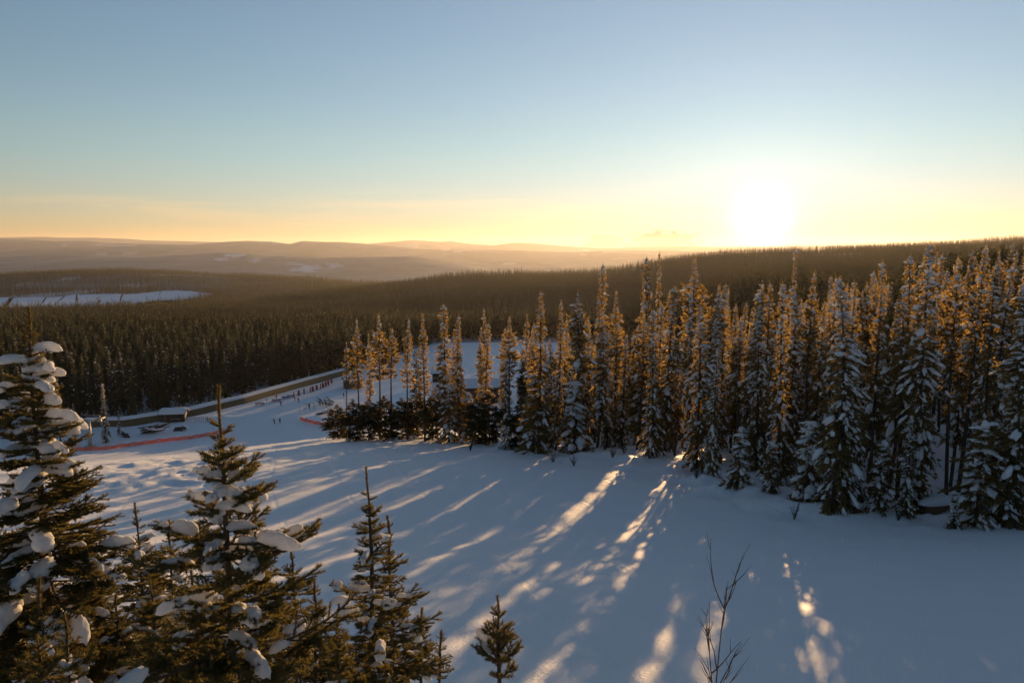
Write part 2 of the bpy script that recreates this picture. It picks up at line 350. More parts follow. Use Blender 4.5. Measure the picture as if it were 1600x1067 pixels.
def ground_h(x, y, detail=True):
    x = np.asarray(x, float); y = np.asarray(y, float)
    z = near_h(x, y)
    if np.any(y > 420):
        t = sstep((y - 500) / 200)
        z = z * (1 - t) + far_h(x, np.maximum(y, 430)) * t
        k = sstep((y - 600) / 600); u = x / np.maximum(y, 1) * F + 800
        amp = np.where(y < 2500, 7.0, np.where(y < 6000, 10.0, np.where(y < 12000, 40.0, 130.0)))
        sc = np.where(y < 6000, 160.0, np.where(y < 12000, 900.0, 2600.0))
        z = z + k * amp * fbm(x / sc, y / sc, 5) * np.where((y > 1500) & (y < 2450) & (u < 420), 0.0, 1.0)
        z = np.where((y > 1550) & (y < 2450) & (u < 345), np.minimum(z, -131.5), z)
    if detail:
        near = sstep((420 - y) / 150) * sstep((y + 60) / 40)
        z = z + near * .5 * fbm(x / 14, y / 14, 21)
        ed = edge_dist(x, y)
        lump = np.exp(-(ed / 4.5) ** 2)
        z = z + near * lump * (1.7 * fbm(x / 2.2, y / 2.2, 31, 4) + .25) + near * np.exp(-(ed / 11) ** 2) * .35 * fbm(x / 3.1, y / 3.1, 33, 3)
        pl = np.exp(-(((x + 31) / 12) ** 2 + ((y - 68) / 13) ** 2))
        z = z + pl * .95 * fbm(x / 1.5, y / 1.5, 41, 3)
        bs = np.exp(-(((x + 92) / 26) ** 2 + ((y - 226) / 12) ** 2))
        z = z + bs * 1.6 * np.maximum(0, fbm(x / 7, y / 7, 51, 3) + .05)
    return z
def gz(x, y): return float(ground_h(np.array([x]), np.array([y]))[0])
def hit(px, py, ymax=700.0):
    d = ray(px, py); ts = np.concatenate([np.arange(2, 130, .25), np.arange(130, ymax, .75)])
    x, y, z = d.x / d.y * ts, ts, d.z / d.y * ts
    g = ground_h(x, y); k = np.argmax(z < g)
    if not (z < g).any(): k = len(ts) - 1
    return Vector((x[k], y[k], g[k]))

FOREST_EDGE = [(-900, 205), (-300, 212), (-150, 214), (-113, 231), (-92, 275), (-70, 330), (-60, 372), (-54, 440), (-38, 498), (20, 506), (80, 500), (98, 330), (120, 300), (900, 300)]
def in_forest(x, y):
    fe = np.interp(x, [p[0] for p in FOREST_EDGE], [p[1] for p in FOREST_EDGE])
    return y > fe

def build_ground():
    a_f = np.linspace(-math.radians(52), math.radians(52), 470)
    a_r = np.linspace(math.radians(52), 2 * math.pi - math.radians(52), 60)[1:-1]
    A = np.concatenate([a_f, a_r]); na = len(A)
    R = np.concatenate([np.geomspace(.6, 8, 20), np.geomspace(8, 150, 330)[1:], np.geomspace(150, 3300, 220)[1:], np.geomspace(3300, 27500, 110)[1:]])
    nr = len(R)
    X = np.outer(R, np.sin(A)); Y = np.outer(R, np.cos(A))
    Z = ground_h(X.ravel(), Y.ravel()).reshape(X.shape)
    V = np.stack([X, Y, Z], -1).reshape(-1, 3)
    V = np.concatenate([V, [[0, 0, gz(0, 0)]]])
    i, j = np.meshgrid(np.arange(nr - 1), np.arange(na), indexing='ij'); k = (j + 1) % na
    a, b, c, d = i * na + j, (i + 1) * na + j, (i + 1) * na + k, i * na + k
    T = np.concatenate([np.stack([a, b, c], -1).reshape(-1, 3), np.stack([a, c, d], -1).reshape(-1, 3)])[:, ::-1]
    jj = np.arange(na); T = np.concatenate([T, np.stack([np.full(na, len(V) - 1), jj, (jj + 1) % na], -1)[:, ::-1]])
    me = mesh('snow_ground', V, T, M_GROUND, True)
    x, y = V[:, 0], V[:, 1]; u = x / np.maximum(y, 1) * F + 800
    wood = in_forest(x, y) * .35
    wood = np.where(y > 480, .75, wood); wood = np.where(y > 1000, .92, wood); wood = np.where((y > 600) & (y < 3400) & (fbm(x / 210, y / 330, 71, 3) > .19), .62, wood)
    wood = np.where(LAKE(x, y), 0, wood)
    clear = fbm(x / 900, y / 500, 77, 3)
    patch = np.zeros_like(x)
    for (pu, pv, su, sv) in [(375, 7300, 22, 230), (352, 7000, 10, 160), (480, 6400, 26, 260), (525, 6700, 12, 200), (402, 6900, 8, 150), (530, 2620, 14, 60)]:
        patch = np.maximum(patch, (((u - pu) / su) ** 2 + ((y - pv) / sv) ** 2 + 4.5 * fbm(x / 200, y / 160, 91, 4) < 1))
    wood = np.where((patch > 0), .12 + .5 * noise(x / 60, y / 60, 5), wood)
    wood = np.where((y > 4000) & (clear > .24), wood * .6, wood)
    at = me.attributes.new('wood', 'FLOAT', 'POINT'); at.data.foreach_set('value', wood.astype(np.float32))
    o = link('snow_ground', me); o['kind'] = 'structure'
    # the frozen lake as its own flat sheet
    us = [-500, -100, 0, 50, 80, 100, 150, 200, 240, 290, 335]
    lo = [(u_, np.interp(u_, [-900, -100, 0, 50, 80, 100, 150, 200, 240, 290, 335], [1700, 1690, 1690, 1700, 1640, 1640, 1650, 1760, 1920, 1970, 2130])) for u_ in np.linspace(-500, 334, 160)]
    hi = [(u_, np.interp(u_, [-900, -100, 0, 90, 110, 210, 235, 265, 300, 335], [2000, 2000, 2010, 2040, 2150, 2180, 2260, 2380, 2350, 2140])) for u_ in np.linspace(-500, 334, 160)]
    rg = lambda a, b, sd: 150 * float(fbm(np.array([a / 22.]), np.array([b]), sd, 4)[0])
    P = [((u_ - 800) / F * y_, y_ + rg(u_, 0., 3), -129.6) for u_, y_ in lo] + [((u_ - 800) / F * y_, y_ + rg(u_, 9., 4), -129.6) for u_, y_ in hi]
    n = 160; Q = [[i, i + 1, n + i + 1, n + i] for i in range(n - 1)]
    mb = MB(); mb.quads(P, Q); lk = link('frozen_lake', mb.out('frozen_lake', snowmat('lake_snow', (.80, .83, .88), 0.0))); lk['kind'] = 'structure'
build_ground()

# ------------------------------------------------------------------ conifers of the forest (shared meshes, one per kind)
def conifer(seed, H, rmax, crown0, droop, step, dens, snowp, kind='fir', lod=0):
    """returns trunk, crown, snow builders for a conifer of height H"""
    rng = np.random.default_rng(seed); tr, cr, sn = MB(), MB(), MB()
    bend = rng.normal(size=2) * .012 * H
    def axis(h): return np.array([bend[0] * math.sin(h / H * 3), bend[1] * math.sin(h / H * 2.6), h])
    hs = np.linspace(-1.2, H * .985, 9 if lod == 0 else 4)
    tr.tube([axis(h) for h in hs], [max(.012, (.0095 * H + .03) * (1 - max(h, 0) / H) ** .8 + .01) for h in hs], 7 if lod == 0 else 4)
    h = crown0 * H; ph = rng.uniform(0, 6.28)
    P, D, L, W = [], [], [], []
    gapw = rng.uniform(0, 6.28, 3)
    while h < H * .985:
        t = (h - crown0 * H) / (H - crown0 * H)
        if kind == 'pine': prof = (math.sin(min(1, .18 + t * .95) * math.pi) ** .7) * (1 - .45 * t)
        elif kind == 'bush': prof = (math.sin(min(1, .25 + t * .8) * math.pi)) ** .6
        else: prof = (1 - t) ** .78 * (.35 + .65 * min(1, t * 7 + .45))
        nb = max(3, int(round(rng.uniform(4, 6.5) * (1 if lod == 0 else .8))))
        for b in range(nb):
            a = ph + b * 6.283 / nb + rng.normal() * .28
            l = rmax * prof * (1 + .22 * math.sin(h * 1.3 + gapw[1]) + .18 * math.sin(h * 2.9 + gapw[2])) * rng.uniform(.5, 1.22) * (1 + .25 * math.sin(a * 2 + gapw[0] + h * .6)) + .10
            if rng.random() < .07: l *= 1.35
            up = (.55 * t - droop * (1 - t) + rng.normal() * .12)
            o = np.array([math.cos(a), math.sin(a), 0.]); base = axis(h + rng.normal() * step * .25)
            side = np.array([-o[1], o[0], 0])
            k = max(4, int(dens * (l + .25)))
            s = rng.uniform(.12, 1, k) ** .8
            curve = lambda s_: base + o * (l * s_)[:, None] + np.array([0, 0, 1.]) * (l * (up * s_ - (.30 if kind != 'pine' else -.12) * s_ ** 2))[:, None]
            pts = curve(s)
            tl = (.20 + .34 * l * (1.1 - s)) * rng.uniform(.6, 1.3, k) * (1 if lod == 0 else 1.6)
            sd = rng.choice([-1, 1], k)
            dirs = o * rng.uniform(.35, 1.0, k)[:, None] + side * (sd * rng.uniform(.1, 1.0, k))[:, None] + np.array([0, 0, 1.]) * (up * .6 + rng.normal(size=k) * .30 - (.28 if kind == 'fir' else -.05))[:, None]
            P.append(pts); D.append(dirs); L.append(tl); W.append(tl * rng.uniform(.20, .36, k) * (1 if lod == 0 else 1.5))
            if lod == 0:
                e = curve(np.array([0., .5, .95])); tr.tube(e, [.035 * l / 1.2 + .008, .02, .006], 3, False)
            if rng.random() < snowp:
              for rep_ in range(1 if lod else int(rng.integers(1, 4))):
                sp = rng.uniform(.35, 1.0); c = curve(np.array([sp]))[0] + side * rng.normal() * .10 * l
                dv = o + np.array([0, 0, up - .6 * sp - .15]); dv /= np.linalg.norm(dv)
                sx = np.cross([0, 0, 1.], dv); sx /= np.linalg.norm(sx); uz = np.cross(dv, sx)
                r = (.10 + .075 * min(l, 1.6)) * rng.choice([.5, .7, .9, 1.1, 1.6], p=[.32, .30, .24, .11, .03])
                sn.blob(ICO2 if lod == 0 else ICO1, c + uz * r * .22, np.stack([dv, sx, uz]), [r * rng.uniform(1.0, 2.2), r * rng.uniform(.6, 1.0), r * rng.uniform(.5, .8)], rng, .42, .5)
        ph += 1.1 + rng.normal() * .4; h += step * rng.uniform(.7, 1.3) * (1 - .45 * t)
    # the leader
    k = 14 if lod == 0 else 4; s = rng.uniform(0, 1, k)
    P.append(np.stack([axis(H * .96 + q * H * .045) for q in s])); D.append(np.stack([rng.normal(size=k) * .5, rng.normal(size=k) * .5, np.full(k, .9)], 1)); L.append(np.full(k, .28)); W.append(np.full(k, .06 if lod == 0 else .16))
    P, D, L, W = map(np.concatenate, (P, D, L, W))
    cr.blades(P, D, L, W, rng)
    if lod == 0 and snowp > .2:
        sn.blob(ICO2, axis(H * .985), np.eye(3), [.12, .12, .2], rng)
    return tr, cr, sn

KINDS = {}
def make_kind(name, specs, fol):
    KINDS[name] = []
    for i, sp in enumerate(specs):
        tr, cr, sn = conifer(**sp)
        KINDS[name].append((sp['H'], tr.out('trunk', M_BARK), cr.out('crown', fol), sn.out('snow_load', M_SNOWT, True)))
make_kind('fir', [dict(seed=s, H=16, rmax=r, crown0=.015, droop=.75, step=.42, dens=17, snowp=p, kind='fir') for s, r, p in [(1, 1.75, .78), (2, 1.45, .66), (3, 2.1, .85), (4, 1.6, .74), (5, 1.9, .7), (6, 1.3, .8)]], M_FOL)
make_kind('spruce', [dict(seed=s, H=17, rmax=r, crown0=c, droop=.45, step=.40, dens=18, snowp=p, kind='fir') for s, r, p, c in [(11, 1.35, .46, .12), (12, 1.15, .36, .2), (13, 1.5, .52, .25), (14, 1.05, .44, .08), (15, 1.6, .40, .3), (16, 1.25, .55, .05)]], M_FOL)
make_kind('pine', [dict(seed=s, H=17, rmax=r, crown0=c, droop=.15, step=.42, dens=20, snowp=p, kind='pine') for s, r, p, c in [(21, 1.45, .48, .45), (22, 1.7, .58, .5), (23, 1.3, .36, .38), (24, 1.55, .5, .56), (25, 1.2, .42, .62), (26, 1.8, .45, .4)]], M_FOL)
make_kind('bush', [dict(seed=s, H=5.5, rmax=1.6, crown0=.03, droop=-.15, step=.34, dens=24, snowp=p, kind='bush') for s, p in [(31, .04), (32, .10), (33, .18)]], M_FOLB)
make_kind('sapling', [dict(seed=s, H=4.0, rmax=.75, crown0=.03, droop=.7, step=.26, dens=24, snowp=p, kind='fir') for s, p in [(41, .6), (42, .75)]], M_FOL)

make_kind('wallspruce', [dict(seed=s, H=17, rmax=r, crown0=c, droop=.4, step=.42, dens=17, snowp=p, kind='fir') for s, r, p, c in [(51, 1.5, .07, .1), (52, 1.3, .04, .22), (53, 1.7, .10, .15)]], M_FAR)
make_kind('wallpine', [dict(seed=s, H=17, rmax=r, crown0=c, droop=.15, step=.42, dens=19, snowp=p, kind='pine') for s, r, p, c in [(54, 1.5, .06, .4), (55, 1.7, .10, .3)]], M_FAR)
make_kind('wallfir', [dict(seed=56, H=16, rmax=1.7, crown0=.03, droop=.6, step=.42, dens=16, snowp=.28, kind='fir')], M_FAR)
def conifer_object(kind, var, loc, height, label, group=None, width=1.0, name='conifer_tree', cat='tree', rng=random):
    H, a, b, c = KINDS[kind][var % len(KINDS[kind])]
    r = thing(name, label, cat, loc, rng.uniform(0, 6.28), group)
    s = height / H; w = s ** .55 * width if height > 3 else s
    r.scale = (w, w, s); r.rotation_euler = (rng.gauss(0, .018), rng.gauss(0, .018), rng.uniform(0, 6.28))
    link('trunk', a, r); link('crown', b, r)
    if len(c.vertices): link('snow_load', c, r)['kind'] = 'stuff'
    return r

# trees one can pick out along the edge: px, base row, top row, kind, width, what sets it apart
ROW = [
 (541, 686, 533, 'pine', .62, 4, 'thin ragged pine with bare trunk at the left end of the forest edge'),
 (563, 688, 497, 'pine', .80, 0, 'slim bare-trunked pine, second from the left end of the forest edge'),
 (579, 684, 520, 'pine', .70, 2, 'shorter bare-trunked pine, third from the left end of the forest edge'),
 (594, 686, 490, 'pine', .95, 1, 'snow-tufted pine with pointed top, fourth from the left end of the forest edge'),
 (613, 684, 512, 'pine', 1.0, 3, 'broad-crowned pine, fifth from the left end of the forest edge'),
 (637, 687, 497, 'pine', .75, 0, 'narrow dark pine standing apart with snow gap on both sides'),
 (664, 690, 488, 'pine', .85, 2, 'brownish pine left of the tallest pine in the left clump'),
 (694, 690, 474, 'spruce', 1.15, 2, 'tallest dense dark conifer in the left clump, snow clods down its side'),
 (718, 690, 492, 'spruce', .95, 0, 'dense conifer leaning close to the right of the tallest left-clump tree'),
 (757, 655, 483, 'pine', .95, 1, 'heavily snow-capped pine standing alone before the white clearing'),
 (796, 700, 492, 'pine', .9, 3, 'flat-topped brown pine just right of the snow-capped lone pine'),
 (841, 708, 455, 'spruce', 1.1, 1, 'tall spire with shaggy crown at the right end of the white clearing'),
 (868, 703, 470, 'spruce', .9, 3, 'thin snowy spruce between the shaggy spire and taller forest'),
 (897, 700, 455, 'pine', 1.1, 1, 'pine carrying thick white snow pads near its top'),
 (929, 692, 410, 'spruce', .95, 0, 'tall dark spire with clean top rising over the ridge line'),
 (962, 692, 452, 'pine', 1.0, 2, 'round-crowned bare-trunked pine with snow pads among the spires'),
 (1000, 690, 400, 'spruce', .9, 2, 'very tall brown spire, left one of a close pair of spires'),
 (1022, 684, 394, 'spruce', .55, 1, 'very thin tall spire, right one of a close pair of spires'),
 (1066, 700, 402, 'pine', 1.05, 1, 'tall shaggy pine left of the sun with broken rounded top'),
 (1040, 690, 455, 'pine', .8, 4, 'slim brown pine half hidden left of the tall shaggy pine'),
 (1087, 735, 478, 'fir', 1.05, 0, 'snow-plastered fir reaching the snow left of the sunlit gap'),
 (1112, 742, 540, 'fir', .75, 1, 'smaller snow-plastered fir touching the larger one on its right'),
 (1128, 665, 450, 'pine', .7, 2, 'dark bare-trunked pine seen through the glow below the sun'),
 (1163, 726, 560, 'fir', .75, 3, 'small snowy fir in the glow directly below the sun'),
 (1190, 690, 470, 'spruce', .7, 0, 'thin brown spruce directly below the sun'),
 (1216, 757, 440, 'fir', .95, 1, 'snowy fir standing forward, just right of the sun'),
 (1230, 730, 384, 'spruce', .5, 3, 'thin spire whose tip reaches the ridge right of the sun'),
 (1262, 750, 470, 'spruce', .8, 1, 'brown spruce between two snowy firs right of the sun'),
 (1300, 794, 432, 'fir', 1.1, 2, 'big snow-hung fir standing forward at the run edge, right half'),
 (1330, 780, 520, 'fir', .8, 0, 'mid-size snow-hung fir behind the big forward fir'),
 (1356, 755, 405, 'spruce', .85, 0, 'straight dark spire, left of the twin brown spires'),
 (1390, 755, 396, 'spruce', .9, 2, 'brown spire with blunt tip beside the tallest snowy tree'),
 (1430, 800, 379, 'fir', 1.0, 0, 'tallest snowy fir with crooked top against the sky'),
 (1415, 808, 645, 'fir', .9, 1, 'low bushy snow-plastered fir at the foot of the tallest fir'),
 (1478, 790, 402, 'pine', .8, 3, 'dark pine with long bare trunk in the right part of the forest'),
 (1497, 770, 386, 'pine', .9, 2, 'second bare-trunked pine close behind the first at right'),
 (1535, 780, 410, 'spruce', .9, 1, 'shadowed spruce left of the last snowy fir'),
 (1566, 822, 442, 'fir', 1.15, 2, 'broad snow-laden fir at the right edge of the picture'),
 (1567, 770, 368, 'spruce', .8, 3, 'dark spire whose tip stands highest at the far right'),
 (1608, 800, 395, 'spruce', 1.0, 0, 'dark spruce cut by the right picture edge'),
]
occupied = []
for px, pb, pt, kind, w, var, lab in ROW:
    p = hit(px, pb); d = ray(px, pt); h = d.z / d.y * p.y - p.z
    conifer_object(kind, var, p - Vector((0, 0, .15)), h, lab, 'conifers along the edge of the run', w * .86)
    occupied.append((p.x, p.y))
UNDER = [(528, 686, 632, 1.15, 'rounded dark young pine at the very left end of the clump'), (552, 689, 624, 1.0, 'dark young pine second from the left end of the low row'),
 (576, 688, 622, 1.1, 'dark young pine third from the left end of the low row'), (602, 686, 618, 1.0, 'dark young pine fourth from the left end of the low row'),
 (628, 686, 622, 1.1, 'dark young pine fifth from the left end of the low row'), (652, 686, 615, 1.0, 'dark young pine sixth from the left end of the low row'),
 (676, 688, 612, .9, 'dark young pine just left of the forward snowy firs'), (765, 694, 612, 1.1, 'golden-lit young pine below the lone snow-capped pine'),
 (742, 694, 620, 1.0, 'dark young pine left of the golden-lit one'), (815, 702, 625, .9, 'brown young pine left of the shaggy spire foot'), (860, 700, 612, 1.0, 'brown young pine right of the shaggy spire foot')]
for i, (px, pb, pt, w, lab) in enumerate(UNDER):
    p = hit(px, pb); d = ray(px, pt); conifer_object('bush', i, p - Vector((0, 0, .1)), d.z / d.y * p.y - p.z, lab, 'young pines under the edge trees', w, 'young_pine'); occupied.append((p.x, p.y))
SAPS = [(702, 692, 602, 1.5, 'forward snowy young fir at the foot of the tallest left-clump tree'), (728, 693, 615, 1.4, 'second snowy young fir right of the forward one'), (740, 692, 655, 1.0, 'tiny white fir right of the two forward young firs'),
 (793, 702, 645, 1.1, 'small white fir in front of the brown young pines'), (833, 708, 588, 1.7, 'snowy young fir at the foot of the shaggy spire'), (897, 705, 598, 1.7, 'snowy young fir under the snow-pad pine'),
 (1000, 695, 590, 1.5, 'snowy young fir under the spire pair'), (1152, 760, 668, 1.2, 'small snowy fir standing forward below the sun'), (1205, 772, 690, 1.1, 'small white fir at the run edge right of the sun'),
 (1262, 782, 660, 1.5, 'snowy young fir touching the big forward fir on its left'), (1375, 800, 690, 1.2, 'small snowy fir left of the low bushy fir'), (1490, 826, 768, .9, 'small fir beside the brown stump'), (1525, 824, 660, 1.5, 'snowy young fir touching the broad right fir')]
for i, (px, pb, pt, w, lab) in enumerate(SAPS):
    p = hit(px, pb); d = ray(px, pt); conifer_object('sapling', i, p - Vector((0, 0, .1)), d.z / d.y * p.y - p.z, lab, 'young firs along the edge of the run', w, 'young_fir'); occupied.append((p.x, p.y))

HANDLE = [(541, 'the thin ragged end pine'), (594, 'the snow-tufted pointed pine'), (637, 'the narrow pine standing apart'), (694, 'the tallest left-clump tree'), (757, 'the lone snow-capped pine'), (796, 'the flat-topped brown pine'), (841, 'the shaggy spire'), (897, 'the snow-pad pine'), (929, 'the clean-topped dark spire'), (962, 'the round-crowned pine'), (1000, 'the left twin spire'), (1022, 'the thin twin spire'), (1066, 'the tall shaggy pine'), (1087, 'the plastered fir'), (1128, 'the dark pine in the glow'), (1163, 'the small fir below the sun'), (1216, 'the forward fir beside the sun'), (1262, 'the brown spruce between firs'), (1300, 'the big forward fir'), (1356, 'the straight dark spire'), (1390, 'the blunt brown spire'), (1430, 'the tallest snowy fir'), (1478, 'the long bare-trunked pine'), (1535, 'the shadowed spruce'), (1566, 'the broad right-edge fir')]
WALL = [(-100, 'left beyond the snow-pillowed conifer'), (40, 'behind the snow-pillowed conifer'), (105, 'left of the lift tower'), (140, 'behind the lift tower'), (170, 'behind the lone striped spruce'), (205, 'left of the low hut'), (240, 'just left of the low hut'), (275, 'above the low hut'), (310, 'above the ski rack'), (345, 'above the long bristly leader'), (380, 'right of the bristly leader'), (405, 'above the bench table'), (430, 'above the two skiers'), (455, 'above the leftmost red panel'), (485, 'above the fourth red panel'), (515, 'above the last red panel'), (540, 'behind the thin ragged pine'), (580, 'behind the third edge pine'), (620, 'behind the fifth edge pine'), (660, 'behind the brownish edge pine'), (720, 'behind the left clump'), (780, 'beyond the white clearing'), (860, 'beyond the right end of the clearing')]
# the forest behind: the largest ones are trees of their own, the rest is one mass
def inside_wood(x, y):
    """behind the edge line of the run, right of the open base area"""
    ey = np.interp(x, EDGE[::-1, 0], EDGE[::-1, 1]); ey = np.where(x > 60, 41 - (x - 60) * .1, ey)
    back = y > ey + 3.2
    u = x / np.maximum(y, 1) * F + 800
    lim = np.interp(y, [90, 103, 112, 120, 130, 450], [520, 600, 700, 840, 880, 905])
    return back & (u > lim)
def scatter(ymin, ymax, step, f, seed):
    rng = np.random.default_rng(seed); out = []
    ys = np.arange(ymin, ymax, step)
    for y in ys:
        xs = np.arange(-.78 * y - 20, .78 * y + 20, step)
        out.append(np.stack([xs + rng.uniform(-.48, .48, len(xs)) * step, np.full(len(xs), y) + rng.uniform(-.48, .48, len(xs)) * step], 1))
    P = np.concatenate(out); return P[f(P[:, 0], P[:, 1])]
# lanes through the wood that the low sun shines along
LANES = []
for px, py, w in [(770, 890, .05), (640, 830, .1), (560, 740, .2), (470, 770, .2), (690, 805, .0), (400, 780, .2), (880, 950, .15), (915, 950, .15), (520, 850, .1), (610, 700, .15)]:
    q = hit(px, py); LANES.append((q.x * math.cos(SUN_AZ) - q.y * math.sin(SUN_AZ), w))
A = scatter(42, 330, 3.55, lambda x, y: inside_wood(x, y) & ~in_forest(x, y), 3)
oc = np.array(occupied)
plug = []  # trees added in the wood to block stray sun bands on the run
for px, py, dd in [(1000, 735, 9), (990, 730, 16), (1062, 745, 10), (1050, 745, 17), (1180, 775, 13), (1186, 775, 20), (1172, 775, 27), (1320, 830, 16), (1340, 840, 24), (1030, 740, 13), (1110, 760, 16), (900, 720, 10), (930, 722, 15)]:
    q = hit(px, py); plug.append((q.x + math.sin(SUN_AZ) * dd, q.y + math.cos(SUN_AZ) * dd))
_w = A[:, 0] * math.cos(SUN_AZ) - A[:, 1] * math.sin(SUN_AZ)
clear = np.zeros(len(A), bool)
for c0, hw in LANES: clear |= (np.abs(_w - c0) < hw + .6) & (A[:, 1] < 150)
A = A[~clear]
keep = np.array([np.min(np.hypot(oc[:, 0] - p[0], oc[:, 1] - p[1])) > 1.9 for p in A]); A = np.concatenate([A[keep], np.array(plug)])
B = scatter(205, 470, 4.5, lambda x, y: in_forest(x, y), 4)
B2 = scatter(470, 1000, 5.6, lambda x, y: in_forest(x, y), 5)
B3 = scatter(1000, 1900, 7.6, lambda x, y: ~LAKE(x, y), 6)
B4 = scatter(1900, 3300, 10.5, lambda x, y: ~LAKE(x, y), 7)
ALL = np.concatenate([A, B, B2, B3, B4])
Z = ground_h(ALL[:, 0], ALL[:, 1])
rng = np.random.default_rng(17)
HT = rng.normal(15.8, 2.2, len(ALL)).clip(9, 21)
HT = np.where(ALL[:, 1] > 1000, HT * 1.05, HT); HT = np.where((ALL[:, 1] < 140) & (np.arange(len(ALL)) < len(A)), HT * .95, HT)
stand = fbm(ALL[:, 0] / 130, ALL[:, 1] / 190, 61, 3); far_ = ALL[:, 1] > 600
HT = np.where(far_, HT * (1 + .9 * stand), HT)
glade = far_ & (fbm(ALL[:, 0] / 210, ALL[:, 1] / 330, 71, 3) > .19) & (rng.random(len(ALL)) < .8)
inA = np.arange(len(ALL)) < len(A); pxA = ALL[:, 0] / ALL[:, 1] * F + 800
capel = np.array([ly(800, q, 1.0) for q in np.interp(pxA, [500, 850, 1000, 1200, 1350, 1450, 1600, 1800], [500, 452, 438, 428, 412, 395, 382, 375])])
HT = np.where(inA, np.clip(HT, 5.5, np.maximum(5.5, capel * ALL[:, 1] * (1 + .16 * rng.random(len(ALL))) - Z)) * rng.uniform(.88, 1.04, len(ALL)), HT)
# leave out what lies wholly behind rising ground
u = ALL[:, 0] / ALL[:, 1]; el = (Z + HT) / ALL[:, 1]
order = np.argsort(ALL[:, 1]); bins = ((u + .85) / 1.7 * 340).astype(int).clip(0, 339)
mx = np.full(340, -9.0); vis = np.zeros(len(ALL), bool)
gel = (Z + HT * .35) / ALL[:, 1]
for i in order:
    b = bins[i]; vis[i] = el[i] > mx[b] - .004 or ALL[i, 1] < 350
    if gel[i] > mx[b]: mx[b] = gel[i]
inview = np.abs(u) < .74
vis &= inview & ~glade
dist = np.hypot(ALL[:, 0], ALL[:, 1])
print('forest candidates', len(ALL), 'kept', vis.sum())
# each nearest visible tree its own object
NA = len(A)
score = np.where(vis, HT / dist, -1); score[:NA] *= 1.6
score = np.where(np.abs(u) < .68, score, -1)
rank = np.argsort(-score)
rank = np.concatenate([rank[rank < NA][:205], rank[(rank >= NA) & (ALL[rank, 1] < 560)][:92]]); single = set(rank.tolist())
for i in rank:
    x, y = ALL[i]; h = float(HT[i])
    if i < NA:
        pxx = x / y * F + 800; hd = min(HANDLE, key=lambda q: abs(q[0] - pxx)); depth = 'in the next row' if y < 78 + max(0, 900 - pxx) * .12 else 'within the wood' if y < 110 else 'deeper in the wood' if y < 150 else 'deepest in the wood'
        k = str(rng.choice(['fir', 'spruce', 'pine'], p=[.22, .42, .36])); look = {'fir': 'snowy fir', 'spruce': 'slim spruce', 'pine': 'bare-trunked pine'}[k]
        lab = ('tall ' if h > 16.8 else 'shorter ' if h < 14.6 else '') + look + ' ' + depth + (' left of ' if pxx < hd[0] else ' right of ') + hd[1]; grp = 'trees within the wood right of the run'
    else:
        k = str(rng.choice(['spruce', 'pine', 'fir'], p=[.6, .3, .1])); pxx = x / y * F + 800; hd = min(WALL, key=lambda q: abs(q[0] - pxx))
        lab = ('tall ' if h > 16.8 else 'shorter ' if h < 14.6 else '') + {'fir': 'snow-dusted fir', 'spruce': 'dark spruce', 'pine': 'dark pine'}[k] + ' in the forest wall ' + ['front row ', 'second row ', 'third row ', 'fourth row ', 'fifth row ', 'sixth row ', 'seventh row ', 'eighth row ', 'ninth row ', 'tenth row ', 'eleventh row ', 'twelfth row ', 'rearmost row '][min(12, int(max(0, y - np.interp(x, [p[0] for p in FOREST_EDGE], [p[1] for p in FOREST_EDGE])) / 4.5))] + hd[1]; grp = 'trees of the forest wall behind the base area'
    conifer_object(k if i < NA else 'wall' + k, int(rng.integers(0, 9)), (x, y, float(Z[i]) - .2), h, lab, grp, float(rng.uniform(.58, .92) if i < NA else rng.uniform(.75, 1.1)))

# instance meshes for the mass of the forest
def lod_mesh(seed, near):
    k = ['spruce', 'pine', 'fir', 'spruce'][seed % 4]
    rng_ = np.random.default_rng(900 + seed)
    if near: tr, cr, sn = conifer(500 + seed, 16, 1.5, .1 if k != 'pine' else .4, .4, .5, 10, .07, 'pine' if k == 'pine' else 'fir', 1)
    else: tr, cr, sn = conifer(500 + seed, 16, 2.1, .08, .35, 1.5, 3.6, 0, 'fir', 1)
    parts = [(tr, 0), (cr, 1), (sn, 2)]
    V, T, MI, n = [], [], [], 0
    for b, m in parts:
        if not b.V: continue
        v, t = b.arr(); V.append(v); T.append(t + n); MI.append(np.full(len(t), m)); n += len(v)
    return mesh('forest_piece', np.concatenate(V), np.concatenate(T), [M_BARK, M_FAR, M_SNOWT], False, np.concatenate(MI))
lodc = bpy.data.collections.new('forest_pieces')
for i in range(10):
    o = bpy.data.objects.new('a%02d' % i, lod_mesh(i, i < 5)); lodc.objects.link(o)
rest = np.array([i for i in np.nonzero(vis)[0] if i not in single])
